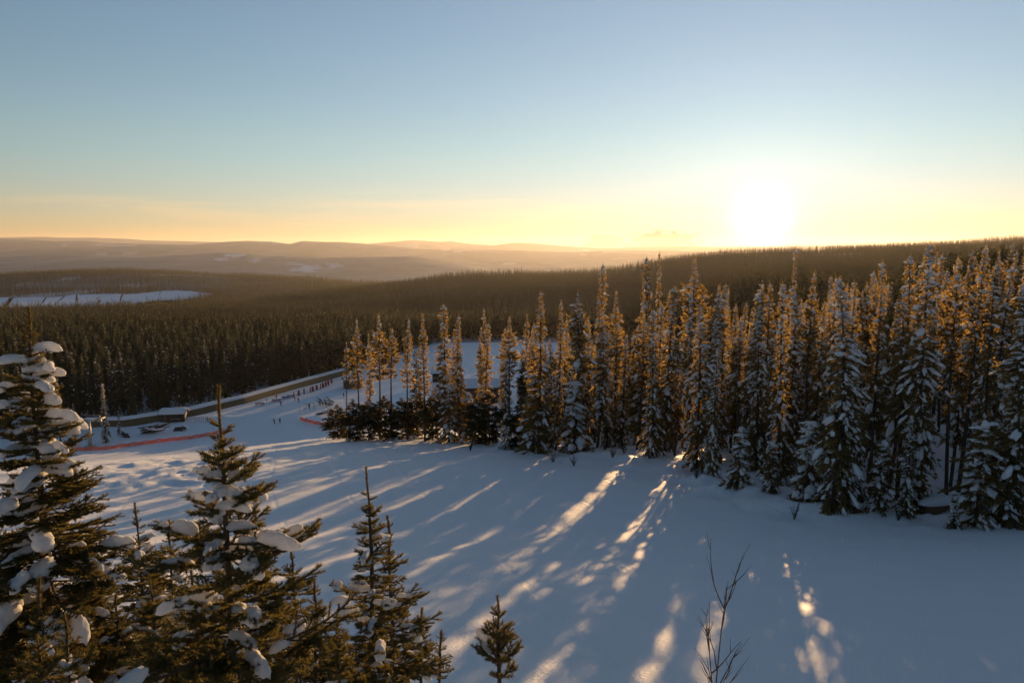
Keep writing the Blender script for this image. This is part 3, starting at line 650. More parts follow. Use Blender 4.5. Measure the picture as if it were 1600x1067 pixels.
def forest_mass(name, ids, label):
    me = bpy.data.meshes.new(name); n = len(ids)
    me.vertices.add(n); co = np.stack([ALL[ids, 0], ALL[ids, 1], Z[ids] - .3], 1).astype(np.float32); me.vertices.foreach_set('co', co.ravel())
    far = dist[ids] > 620
    pick = np.where(far, rng.integers(5, 10, n), rng.integers(0, 5, n)).astype(np.int32)
    sc = (HT[ids] / 16).astype(np.float32); rz = rng.uniform(0, 6.28, n).astype(np.float32)
    for nm, ty, arr in (('pick', 'INT', pick), ('sz', 'FLOAT', sc), ('rz', 'FLOAT', rz)):
        a = me.attributes.new(nm, ty, 'POINT'); a.data.foreach_set('value', arr)
    o = link(name, me); o['kind'] = 'stuff'; o['label'] = label; o['category'] = 'forest'
    ng = bpy.data.node_groups.new('forest_nodes', 'GeometryNodeTree')
    ng.interface.new_socket('Geometry', in_out='INPUT', socket_type='NodeSocketGeometry'); ng.interface.new_socket('Geometry', in_out='OUTPUT', socket_type='NodeSocketGeometry')
    gi, go = ng.nodes.new('NodeGroupInput'), ng.nodes.new('NodeGroupOutput')
    ip = ng.nodes.new('GeometryNodeInstanceOnPoints'); ci = ng.nodes.new('GeometryNodeCollectionInfo'); ci.inputs['Collection'].default_value = lodc
    ci.inputs['Separate Children'].default_value = True; ci.inputs['Reset Children'].default_value = True
    def na(nm, ty):
        q = ng.nodes.new('GeometryNodeInputNamedAttribute'); q.data_type = ty; q.inputs[0].default_value = nm; return q.outputs['Attribute']
    ng.links.new(gi.outputs[0], ip.inputs['Points']); ng.links.new(ci.outputs[0], ip.inputs['Instance']); ip.inputs['Pick Instance'].default_value = True
    ng.links.new(na('pick', 'INT'), ip.inputs['Instance Index'])
    cx = ng.nodes.new('ShaderNodeCombineXYZ'); ng.links.new(na('rz', 'FLOAT'), cx.inputs[2]); ng.links.new(cx.outputs[0], ip.inputs['Rotation'])
    ng.links.new(na('sz', 'FLOAT'), ip.inputs['Scale']); ng.links.new(ip.outputs[0], go.inputs[0])
    md = o.modifiers.new('forest', 'NODES'); md.node_group = ng
forest_mass('forest_mass', rest, 'mass of dark conifers covering valley and ridge beyond the base area')

# ------------------------------------------------------------------ trees close to the camera
def shoot(mb, wood, P, dens, nl, rng, rad=.004, nw=.0026):
    """a stem along the polyline P clothed in needles"""
    P = np.asarray(P, float); seg = np.linalg.norm(np.diff(P, axis=0), axis=1); L = seg.sum(); n = max(8, int(dens * L))
    t = np.sort(rng.uniform(0, 1, n)) * L; cum = np.concatenate([[0], np.cumsum(seg)])
    pos = np.stack([np.interp(t, cum, P[:, i]) for i in range(3)], 1)
    d = np.gradient(P, axis=0); dd = np.stack([np.interp(t, cum, d[:, i]) for i in range(3)], 1); dd /= np.linalg.norm(dd, axis=1)[:, None]
    r = rng.normal(size=(n, 3)); r -= dd * (r * dd).sum(1)[:, None]; r /= np.linalg.norm(r, axis=1)[:, None]; r[:, 2] += .35
    dirs = dd * rng.uniform(.5, 1.0, n)[:, None] + r * rng.uniform(.7, 1.1, n)[:, None]
    mb.needles(pos, dirs, nl * rng.uniform(.7, 1.2, n), np.full(n, nw), rng)
    wood.tube(P, np.linspace(rad, rad * .45, len(P)), 5)
def near_branch(seed, L, dens=900, lod=1.0):
    rng = np.random.default_rng(seed); fo, wo_ = MB(), MB()
    def curve(s): return np.stack([L * s, .05 * L * np.sin(s * 4 + seed), L * (.10 * s - .28 * s ** 2 + .30 * s ** 3)], -1)
    nl = .025 + .004 * rng.random()
    nw = .0038 * lod
    shoot(fo, wo_, curve(np.linspace(.04, 1, 8)), dens, nl, rng, .004 + .007 * L, nw)
    n = int(4 + L * 17)
    for i in range(n):
        s = .16 + .80 * (i + rng.uniform(0, .6)) / n; sd = 1 if i % 2 else -1
        tl = (.42 * L * (1.05 - s) + .05) * rng.uniform(.7, 1.2)
        b = curve(np.array([s]))[0]; a = rng.uniform(.65, .95) * sd
        q = np.linspace(0, 1, 5)
        tp = b + np.stack([math.cos(a) * tl * q, math.sin(a) * tl * q * (1 - .12 * q), tl * (rng.normal() * .10 * q + .14 * q ** 2 - .05)], -1)
        shoot(fo, wo_, tp, dens, nl, rng, .003 + .003 * L, nw)
        if tl > .14:
            for m in range(int(tl * 22)):
                q0 = rng.uniform(.25, .9); b2 = tp[0] + (tp[-1] - tp[0]) * q0; a2 = a + rng.choice([-1, 1]) * rng.uniform(.6, .9); l2 = tl * (1.05 - q0) * rng.uniform(.35, .7) + .025
                t2 = b2 + np.stack([math.cos(a2) * l2 * q, math.sin(a2) * l2 * q, l2 * (rng.normal() * .12) * q], -1)
                shoot(fo, wo_, t2, dens, nl * .95, rng, .0022, nw)
    V1, T1 = fo.arr(); V2, T2 = wo_.arr()
    return mesh('branch', np.concatenate([V1, V2]), np.concatenate([T1, T2 + len(V1)]), [M_FOLF, M_TWIG], False, np.concatenate([np.zeros(len(T1)), np.ones(len(T2))]))
BR = {L: [near_branch(100 + int(L * 100) + k * 7, L, 1150) for k in range(3)] for L in (.10, .22, .38, .60, .9, 1.3)}
BRF = {L: [near_branch(400 + int(L * 100) + k * 7, L, 520, 2.1) for k in range(3)] for L in (.22, .38, .60, .9, 1.3)}
def leader_mesh(seed, L):
    rng = np.random.default_rng(seed); fo, wo_ = MB(), MB()
    q = np.linspace(0, 1, 8)
    P = np.stack([.02 * L * np.sin(q * 3), .015 * L * np.sin(q * 4 + 1), L * q], -1)
    shoot(fo, wo_, P, 2300, .028, rng, .011, .0038)
    V1, T1 = fo.arr(); V2, T2 = wo_.arr()
    return mesh('leader', np.concatenate([V1, V2]), np.concatenate([T1, T2 + len(V1)]), [M_FOLF, M_TWIG], False, np.concatenate([np.zeros(len(T1)), np.ones(len(T2))]))
LEAD = [leader_mesh(61 + k, .42) for k in range(3)]
def clump_mesh(seed):
    """a pad of snow: several settled lumps grown together"""
    rng = np.random.default_rng(seed); V, T = ICO4; acc = np.zeros(len(V)); K = 13.0
    for i in range(7):
        c = np.array([rng.uniform(-.62, .62), rng.uniform(-.30, .30), rng.uniform(-.12, .22)]); R = rng.uniform(.36, .56)
        R = max(R, np.linalg.norm(c) * 1.03); dc = V @ c
        acc += np.exp(K * (dc + np.sqrt(R * R - c @ c + dc ** 2)))
    r = np.log(acc) / K; v = V * r[:, None]
    for k in range(6): v *= (1 + .03 * np.sin(V @ (rng.normal(size=3) * (5 + 3 * k)) + rng.uniform(0, 6)))[:, None]
    v[:, 2] = np.where(v[:, 2] < 0, v[:, 2] * .5, v[:, 2] * 1.15)
    v[:, 2] -= .16 * np.abs(v[:, 0]) ** 2 + .10 * np.abs(v[:, 1]) ** 2
    return mesh('snow_clump', v, T, M_SNOWC, True)
CL = [clump_mesh(s) for s in range(12)]

def near_tree(px, py, y, label, seed, slope=.50, snow=.5, csize=.11, lead=.40, far=False, name='conifer_tree', droop=.0, dense=1.0, few=False, zmin=-2.9, r0=.05, rmax=1.5):
    """a young conifer whose tip shows at (px, py), y metres ahead"""
    rng = random.Random(seed); d = ray(px, py); tip = Vector((d.x / d.y * y, y, d.z / d.y * y))
    g = gz(tip.x, tip.y); H = tip.z - g
    root = thing(name, label, 'tree', (tip.x, tip.y, g - .1), 0, 'young conifers close to the camera')
    bend = [rng.uniform(-.02, .02), rng.uniform(-.02, .02)]
    def ax(h):   # h below the tip
        return Vector((bend[0] * h + .012 * math.sin(h * 3 + seed), bend[1] * h, H + .1 - h))
    mb = MB(); hs = np.linspace(lead * .9, H + .1, 14)
    mb.tube([ax(h)[:] for h in hs], [.008 + .0115 * h for h in hs], 8)
    link('trunk', mb.out('trunk', M_BARK, True), root)
    ld = link('leader', LEAD[seed % 3], root, ax(lead)); s = lead / .42; lw = s ** .4 * (1.6 if far else 1.0); ld.scale = (lw, lw, s); ld.rotation_euler = (rng.uniform(-.04, .04), rng.uniform(-.04, .04), rng.uniform(0, 6))
    lib = BRF if far else BR; keys = sorted(lib)
    h = lead * (.66 if not far else .4); ph = rng.uniform(0, 6.28); k = 0
    hmax = min(H - .3, tip.z - zmin * y / 5.0)
    while h < hmax:
        base_l = min(rmax, r0 + slope * (h - lead * .55))
        whorl = k % 2 == 0
        n = ((rng.choice((4, 5, 5)) if few else rng.choice((5, 6, 6, 7))) if whorl else rng.choice((2, 3, 4) if few else (3, 4, 5))) if h > lead else rng.choice((2, 3, 4))
        for b in range(n):
            a = ph + b * 6.283 / n + rng.gauss(0, .22)
            l = max(.07, base_l * (rng.uniform(.45, 1.4) if few else rng.uniform(.6, 1.22)) * (1 if whorl or h < lead else .62))
            key = min(keys, key=lambda q: abs(math.log(q / l)))
            up = .55 * math.exp(-h * .9) + .05 - droop - .10 * min(1.5, h) + rng.gauss(0, .10)
            o = link('branch', rng.choice(lib[key]), root, ax(h + rng.uniform(-.03, .03)))
            sc = l / key; o.scale = (sc, sc * rng.uniform(.85, 1.1), sc)
            o.rotation_euler = (rng.gauss(0, .15), -up, a)
            if h > lead * 1.5 and rng.random() < snow and l > .15:
                for rep_ in range(rng.choice((1, 2, 2, 3))):
                    q = rng.uniform(.25, .9); cs = csize * rng.choice((.35, .45, .6, .75, .9, 1.05)) * min(1.0, .45 + l * .9)
                    M = Matrix.Rotation(a, 4, 'Z') @ Matrix.Rotation(-up, 4, 'Y')
                    p = ax(h) + M @ Vector((l * q, rng.uniform(-.1, .1) * l, l * (.10 * q - .28 * q * q + .3 * q ** 3)))
                    c = link('snow_clump', rng.choice(CL), root, p + Vector((0, 0, cs * .18)))
                    c.scale = (cs * rng.uniform(1.0, 1.9), cs * rng.uniform(.7, 1.1), cs * rng.uniform(.7, 1.15)); c.rotation_euler = (rng.gauss(0, .2), -up * .6 + .22 + rng.gauss(0, .15), a)
        ph += 2.0 + rng.gauss(0, .3); k += 1
        h += (.075 + .018 * h) * rng.uniform(.8, 1.2) / dense * (1.12 if few else 1.0) * (1.35 if far else 1.0)
    return root
near_tree(347, 604, 5.0, 'sunlit young fir with long bristly leader in the left foreground', 3, .45, .72, .088, .42, rmax=1.1, droop=-.06, few=True)
near_tree(42, 480, 8.6, 'large snow-pillowed conifer at the left picture edge', 8, .33, .40, .15, .30, True, rmax=1.3, dense=1.6, zmin=-3.2)
near_tree(575, 730, 7.6, 'slim young fir with thin bare leader in the middle foreground', 5, .36, .75, .092, .46, rmax=.85, r0=.02, few=True)
near_tree(776, 930, 5.6, 'small lit fir tip at the bottom centre of the picture', 6, .36, .12, .08, .26, rmax=.6, few=True, droop=-.3)
near_tree(607, 805, 9.6, 'dark young fir close behind the slim fir with bare leader', 15, .34, .10, .12, .40, True, rmax=.8, few=True)
near_tree(457, 832, 11.0, 'dark snowless young fir between the two lit foreground firs', 16, .38, .12, .09, .40, True, rmax=.9, few=True)
near_tree(213, 786, 12.0, 'dark fir tip right of the snow-pillowed conifer', 17, .40, .25, .11, .40, True, rmax=1.1)
near_tree(143, 850, 10.5, 'snow-streaked fir low in the left foreground', 18, .42, .5, .12, .36, True, rmax=1.2, droop=.2)
near_tree(262, 812, 13.0, 'dark fir tip behind the left foreground fir', 19, .36, .15, .15, .40, True, rmax=1.0)
near_tree(655, 950, 9.0, 'small dark fir tip at the bottom right of the slim fir', 20, .36, .12, .10, .34, True, rmax=.8)
near_tree(688, 985, 8.4, 'lowest dark fir tip left of the bottom centre fir', 21, .36, .15, .10, .3, True, rmax=.8)
near_tree(398, 800, 9.0, 'dark fir filling the space behind the sunlit fir', 22, .40, .3, .10, .36, True, rmax=1.0)
near_tree(60, 905, 7.5, 'shadowed fir at the bottom left corner', 23, .40, .3, .10, .36, True, rmax=1.0)
near_tree(525, 960, 6.4, 'low dark fir between the sunlit fir and the slim fir', 24, .42, .35, .08, .3, rmax=.9)
near_tree(20, 830, 11.5, 'dark fir behind the foot of the snow-pillowed conifer', 26, .42, .3, .12, .3, True, rmax=1.2)
near_tree(100, 960, 6.8, 'dark bushy fir top at the bottom left', 27, .46, .35, .10, .26, True, rmax=1.1)
near_tree(300, 890, 8.2, 'dark fir hidden behind the trunk of the sunlit fir', 28, .44, .3, .10, .26, True, rmax=1.1)
near_tree(590, 930, 11.5, 'dark fir behind the foot of the slim fir', 29, .42, .2, .10, .3, True, rmax=1.0)
near_tree(440, 930, 7.2, 'dark fir with snow behind the right boughs of the sunlit fir', 30, .44, .4, .10, .26, True, rmax=1.1)
near_tree(360, 905, 10.0, 'dark fir filling the gap right of the sunlit fir trunk', 31, .44, .25, .10, .3, True, rmax=1.2)
near_tree(492, 905, 9.5, 'dark fir left of the slim fir foot', 32, .44, .25, .10, .3, True, rmax=1.1)
near_tree(180, 930, 9.0, 'dark fir between the bottom left firs', 33, .44, .35, .10, .3, True, rmax=1.2)
near_tree(620, 1000, 8.0, 'low dark fir right of the slim fir foot', 34, .44, .25, .10, .26, True, rmax=.9)
near_tree(330, 985, 4.6, 'dark bough top at the bottom left of the sunlit fir foot', 35, .5, .4, .08, .2, rmax=.8)
near_tree(470, 1010, 5.2, 'snowy bough top at the bottom between the two lit firs', 36, .5, .6, .09, .2, rmax=.8)
near_tree(60, 990, 5.4, 'dark bough top in the bottom left corner', 37, .5, .4, .08, .2, rmax=.8)
near_tree(235, 905, 6.2, 'yellow-lit fir tip left of the sunlit fir trunk', 25, .42, .25, .07, .26, rmax=.9)

# bare shrub, bottom right of centre
def bare_shrub(px, py, y, label, seed, hgt):
    rng = random.Random(seed); d = ray(px, py); x = d.x / d.y * y; g = gz(x, y); tip = d.z / d.y * y; H = tip - g
    root = thing('bare_shrub', label, 'shrub', (x, y, g - .05))
    def stem(p, dirv, L, r, n=6, wob=.10):
        P = [Vector(p)]; dv = Vector(dirv).normalized()
        for i in range(n):
            dv = (dv + Vector((rng.gauss(0, wob), rng.gauss(0, wob), .06))).normalized(); P.append(P[-1] + dv * L / n)
        mb = MB(); mb.tube([q[:] for q in P], np.linspace(r, r * .25, len(P)), 5); parts.append(mb); return P
    parts = []; P = stem((0, 0, 0), (0, 0, 1), H, .018, 26, .03)
    for i in range(15):
        k = rng.randint(len(P) - 10, len(P) - 2); a = rng.uniform(0, 6.28); t = rng.uniform(.3, .65); L = rng.uniform(.25, .7) * hgt
        Q = stem(P[k], Vector((math.cos(a) * math.sin(t), math.sin(a) * math.sin(t), math.cos(t))), L, .007)
        for j in range(rng.randint(1, 4)):
            a2 = a + rng.choice((-1, 1)) * rng.uniform(.4, 1.2); stem(Q[rng.randint(2, 5)], Vector((math.cos(a2) * .6, math.sin(a2) * .6, .8)), L * rng.uniform(.25, .5), .004, 4)
    for i, b in enumerate(parts): link('trunk' if i == 0 else 'twig', b.out('twig', M_TWIG), root)
    return root
bare_shrub(1092, 890, 7.4, 'leafless brown shrub poking up at the bottom of the run', 4, 1)
bare_shrub(1160, 985, 6.6, 'lower leafless shrub right of the taller bare shrub', 9, 1)

# ------------------------------------------------------------------ base area
M_WOODW = plain('bank_earth', (.115, .090, .045), .95, .35, 1.4)
M_SNOW = snowmat('snow_cap', (.82, .84, .87), .1, .3, 3.0)
M_STEEL = plain('galvanised_steel', (.42, .42, .40), .5, .2, 3.0, .3)
M_DARK = plain('dark_timber', (.040, .032, .028), .8, .3, 5.0)
M_ORANGE = plain('orange_net', (.85, .13, .03), .7, .2, 4.0)
M_RED = plain('red_vinyl', (.36, .035, .03), .6, .25, 3.0)
M_BLUE = plain('blue_tarp', (.035, .06, .10), .6, .4, 3.0)
M_BLACK = plain('black_plastic', (.02, .022, .025), .5, .3, 8.0)
M_GLASS = plain('window_glass', (.03, .035, .045), .12, .1, 3.0)
M_SKIN = plain('skin', (.45, .28, .20), .6, .05, 3.0)

def bank():
    pts = [hit(px, py) for px, py in [(118, 668), (190, 667), (250, 659), (300, 650), (380, 631), (450, 611), (545, 584)]]
    P = np.array([[p.x, p.y, p.z] for p in pts]); t = np.linspace(0, len(P) - 1, 60); Q = np.stack([np.interp(t, range(len(P)), P[:, i]) for i in range(3)], 1)
    d = np.gradient(Q, axis=0); d[:, 2] = 0; d /= np.linalg.norm(d, axis=1)[:, None]; s = np.stack([-d[:, 1], d[:, 0], d[:, 2]], 1)
    if s[0, 1] < 0: s = -s
    root = thing('earth_bank', 'long straight brown bank with a snow crest along the forest foot', 'bank', tuple(P[0]))
    nz_ = fbm(t * 3, t * 0, 3, 3)
    prof = [(-.8, -.6), (-.35, .6), (.1, 1.6), (.5, 2.25), (1.1, 2.45), (2.0, 2.2), (3.5, .8), (4.5, -.6)]
    V = np.stack([Q + s * a + np.array([0, 0, 1.])[None] * (b * (1 + .12 * nz_[:, None]) if b > 0 else b) for a, b in prof], 1) - P[0]
    m = len(prof); Qd = [[i * m + j, (i + 1) * m + j, (i + 1) * m + j + 1, i * m + j + 1] for i in range(59) for j in range(m - 1)]
    mb = MB(); mb.quads(V.reshape(-1, 3), Qd); link('bank_body', mb.out('bank_body', M_WOODW, True), root)
    prof2 = [(.25, 1.85), (.42, 2.35), (.9, 2.75), (1.6, 2.75), (2.4, 2.35), (3.6, .9)]
    V = np.stack([Q + s * a + np.array([0, 0, 1.])[None] * (b * (1 + .12 * nz_[:, None])) for a, b in prof2], 1) - P[0]
    m = len(prof2); Qd = [[i * m + j, (i + 1) * m + j, (i + 1) * m + j + 1, i * m + j + 1] for i in range(59) for j in range(m - 1)]
    mb = MB(); mb.quads(V.reshape(-1, 3), Qd); link('snow_crest', mb.out('snow_crest', M_SNOW, True), root)
bank()

def lift_tower():
    p = hit(141, 699); s = p.y / F
    r = thing('lift_tower', 'pale steel ski lift tower with crossarm at the left', 'lift tower', p, math.radians(-12))
    H = 43 * s
    mb = MB(); mb.tube([(0, 0, -.5), (0, 0, H * .5), (0, 0, H)], [.55, .50, .45], 14); link('column', mb.out('column', M_STEEL, True), r)
    mb = MB(); mb.box((0, 0, .15), (1.0, 1.0, .35)); link('footing', mb.out('footing', M_STEEL), r)
    mb = MB(); mb.box((.6, 0, H + .25), (3.2, .22, .26)); link('crossarm', mb.out('crossarm', M_STEEL), r)
    for x in (-2.3, 3.5):
        mb = MB(); mb.box((x, 0, H + .75), (.12, 1.8, .16))
        for k in range(6): mb.tube([(x - .12, -1.5 + k * .6, H + .62), (x + .12, -1.5 + k * .6, H + .62)], .24, 10)
        link('sheave_train', mb.out('sheave_train', M_BLACK), r)
    mb = MB(); mb.tube([(-2.3, 0, H + .9), (-2.3, 0, H + 1.6), (3.5, 0, H + 1.6), (3.5, 0, H + .9)], .07, 6); link('maintenance_frame', mb.out('maintenance_frame', M_STEEL), r)
    mb = MB(); mb.blob(ICO3, (.3, 0, H + .55), np.eye(3), [1.6, .35, .2], np.random.default_rng(3)); link('snow_cap', mb.out('snow_cap', M_SNOW, True), r)
lift_tower()
def lone(px, pb, pt, kind, var, w, lab):
    p = hit(px, pb); d = ray(px, pt); conifer_object(kind, var, p - Vector((0, 0, .15)), d.z / d.y * p.y - p.z, lab, None, w)
lone(166, 692, 598, 'fir', 1, .85, 'lone narrow snow-striped spruce right of the lift tower')
lone(97, 700, 590, 'spruce', 2, 1.1, 'dark conifer left of the lift tower behind the orange net')
lone(118, 696, 630, 'spruce', 1, .9, 'shorter dark conifer touching the lift tower')
lone(186, 680, 640, 'spruce', 3, .9, 'short dark conifer at the right foot of the lone striped spruce')

def hut(px, py, w, dpt, h, lab, rz, name='hut', over=.6, windows=2):
    p = hit(px, py); r = thing(name, lab, 'building', p, rz)
    mb = MB(); mb.box((0, 0, h / 2 - .3), (w / 2, dpt / 2, h / 2 + .3)); link('wall', mb.out('wall', M_DARK), r)
    mb = MB(); mb.quads([(-w / 2 - over, -dpt / 2 - over, h), (w / 2 + over, -dpt / 2 - over, h), (w / 2 + over, 0, h + dpt * .26), (-w / 2 - over, 0, h + dpt * .26), (w / 2 + over, dpt / 2 + over, h), (-w / 2 - over, dpt / 2 + over, h),
        (-w / 2 - over, -dpt / 2 - over, h + .18), (w / 2 + over, -dpt / 2 - over, h + .18), (w / 2 + over, 0, h + dpt * .26 + .18), (-w / 2 - over, 0, h + dpt * .26 + .18), (w / 2 + over, dpt / 2 + over, h + .18), (-w / 2 - over, dpt / 2 + over, h + .18)],
        [[0, 3, 2, 1], [3, 5, 4, 2], [6, 7, 8, 9], [9, 8, 10, 11], [0, 1, 7, 6], [4, 5, 11, 10], [1, 2, 8, 7], [2, 4, 10, 8], [0, 6, 9, 3], [3, 9, 11, 5]])
    rf = link('roof', mb.out('roof', M_DARK), r)
    mb = MB(); g = 10; xs = np.linspace(-w / 2 - over + .05, w / 2 + over - .05, g); ys = np.linspace(-dpt / 2 - over + .05, dpt / 2 + over - .05, g)
    X, Y = np.meshgrid(xs, ys, indexing='ij'); base = h + .2 + (dpt * .26) * (1 - np.abs(Y) / (dpt / 2 + over))
    edge = np.minimum(1, np.minimum(np.minimum(np.arange(g), g - 1 - np.arange(g))[:, None], np.minimum(np.arange(g), g - 1 - np.arange(g))[None]) / 1.0)
    Zt = base + edge * (.42 + .15 * fbm(X, Y, 8, 2)); V = np.stack([X, Y, Zt], -1).reshape(-1, 3)
    Qd = [[i * g + j, (i + 1) * g + j, (i + 1) * g + j + 1, i * g + j + 1] for i in range(g - 1) for j in range(g - 1)]
    mb.quads(V, Qd); link('roof_snow', mb.out('roof_snow', M_SNOW, True), rf)
    mb = MB(); mb.box((-w * .28, -dpt / 2 - .03, 1.0), (.45, .05, 1.0)); link('door', mb.out('door', plain('door_paint', (.10, .07, .05))), r)
    for k in range(windows):
        mb = MB(); mb.box((w * (.02 + .24 * k), -dpt / 2 - .02, h * .56), (w * .085, .04, h * .17)); wi = link('window', mb.out('window', M_GLASS), r)
        mb = MB(); mb.box((w * (.02 + .24 * k), -dpt / 2 - .05, h * .56 - h * .19), (w * .10, .07, .05)); link('sill', mb.out('sill', M_STEEL), wi)
    return r
hut(272, 658, 6.6, 4.6, 2.2, 'low dark hut with snow roof before the brown bank', math.radians(10))
hut(552, 606, 6.5, 5.0, 2.9, 'small dark cabin at the right end of the brown bank', math.radians(22))
hut(752, 622, 17.0, 9.0, 4.2, 'wide dark lodge with snow roof seen between the edge trees', math.radians(8), 'lodge', 1.0, 3)
hut(700, 596, 11.0, 7.0, 3.4, 'grey outbuilding with snow roof behind the left clump', math.radians(-6), 'outbuilding', .7, 2)

def net_fence(pix, label, hgt=.95, every=3.2, tall_first=0):
    pts = [hit(*q) for q in pix]; P = np.array([[p.x, p.y] for p in pts]); seg = np.concatenate([[0], np.cumsum(np.linalg.norm(np.diff(P, axis=0), axis=1))]); L = seg[-1]
    def pos(t): x = np.interp(t, seg, P[:, 0]); y = np.interp(t, seg, P[:, 1]); return x, y, ground_h(np.atleast_1d(x), np.atleast_1d(y))
    x0, y0, z0 = pos(0.); root = thing('net_fence', label, 'fence', (float(x0), float(y0), float(z0[0])))
    o = np.array([float(x0), float(y0), float(z0[0])])
    n = int(L / every)
    for k in range(n + 1):
        x, y, z = pos(k * L / n); hh = hgt + .35 + (2.6 if k == 0 and tall_first else 0) + .5 * ((k * 7) % 5 == 0)
        mb = MB(); mb.tube([(float(x) - o[0], float(y) - o[1], float(z[0]) - o[2] - .3), (float(x) - o[0] + .05, float(y) - o[1], float(z[0]) - o[2] + hh)], .055, 6); link('post', mb.out('post', M_ORANGE), root)
    t = np.arange(0, L, .28); x, y, z = pos(t); sag = .12 * np.sin(t / every * 6.28) + .1 * fbm(t, t * 0, 6, 2)
    mb = MB(); rows = np.linspace(.08, hgt, 9)
    B_ = np.stack([x - o[0], y - o[1], z - o[2]], 1); m = len(t)
    for q in rows:
        a = B_ + np.array([0, 0, 1.]) * (q * (1 + sag))[:, None]; w = .085 if q not in (rows[0], rows[-1]) else .09
        V = np.concatenate([a, a + [0, 0, w]]); mb.quads(V, [[i, i + 1, m + i + 1, m + i] for i in range(m - 1)])
    dx = np.gradient(B_, axis=0); dx /= np.linalg.norm(dx, axis=1)[:, None]
    for i in range(m):
        a = B_[i] + [0, 0, .08]; b = B_[i] + [0, 0, hgt * (1 + sag[i])]
        mb.quads([a, a + dx[i] * .05, b + dx[i] * .05, b], [[0, 1, 2, 3]])
    link('net', mb.out('net', M_ORANGE), root)
net_fence([(118, 705), (160, 704), (200, 699), (250, 692), (300, 686), (352, 676)], 'long orange safety net fence below the lift tower')
net_fence([(469, 657), (485, 662), (517, 668)], 'short red-orange net fence beside the left clump', .9, 2.6, 1)

# padded red panels in a row
RP = [(459, 619), (467, 616), (475, 613.5), (485, 611), (489, 609.5), (495, 607), (501, 605), (505, 603.5), (509, 601.5), (513, 599.5), (518, 597)]
ORD = ['leftmost', 'second', 'third', 'fourth', 'fifth', 'sixth', 'seventh', 'eighth', 'ninth', 'tenth', 'last']
for i, (px, py) in enumerate(RP):
    p = hit(px, py + 3); r = thing('red_panel', ORD[i] + ' from the left in the row of upright red panels', 'panel', p, math.radians(-60 + random.uniform(-25, 25)), 'row of red panels before the bank')
    mb = MB(); mb.box((0, 0, 1.05), (.52, .16, .85)); link('pad', mb.out('pad', M_RED), r)
    for x in (-.4, .4):
        mb = MB(); mb.tube([(x, .2, -.3), (x, .2, 2.1)], .05, 6); link('post', mb.out('post', M_DARK), r)
def bench(px, py, lab, w=2.2, red=True, rz=.3):
    p = hit(px, py); r = thing('picnic_table', lab, 'table', p, rz)
    mb = MB(); mb.box((0, 0, .76), (w / 2, .4, .05)); link('table_top', mb.out('table_top', M_RED if red else M_DARK), r)
    for y in (-.75, .75):
        mb = MB(); mb.box((0, y, .45), (w / 2, .14, .04)); link('seat', mb.out('seat', M_RED if red else M_DARK), r)
    for x in (-w * .35, w * .35):
        mb = MB(); mb.box((x, 0, .38), (.05, .85, .05)); mb.box((x, -.35, .3), (.05, .05, .5), 0, .35); mb.box((x, .35, .3), (.05, .05, .5), 0, -.35); link('leg', mb.out('leg', M_DARK), r)
    mb = MB(); mb.blob(ICO3, (0, 0, .86), np.eye(3), [w * .47, .36, .12], np.random.default_rng(int(px))); link('snow_cap', mb.out('snow_cap', M_SNOW, True), r)
bench(406, 633, 'low dark-red bench table nearest the brown bank', 3.0)
bench(432, 628, 'low dark-red table under the standing red figure', 3.0)
bench(446, 623, 'dark table left of a pair at the panels', 2.4, False)
bench(453, 621, 'dark table right of a pair at the panels', 2.2, False)

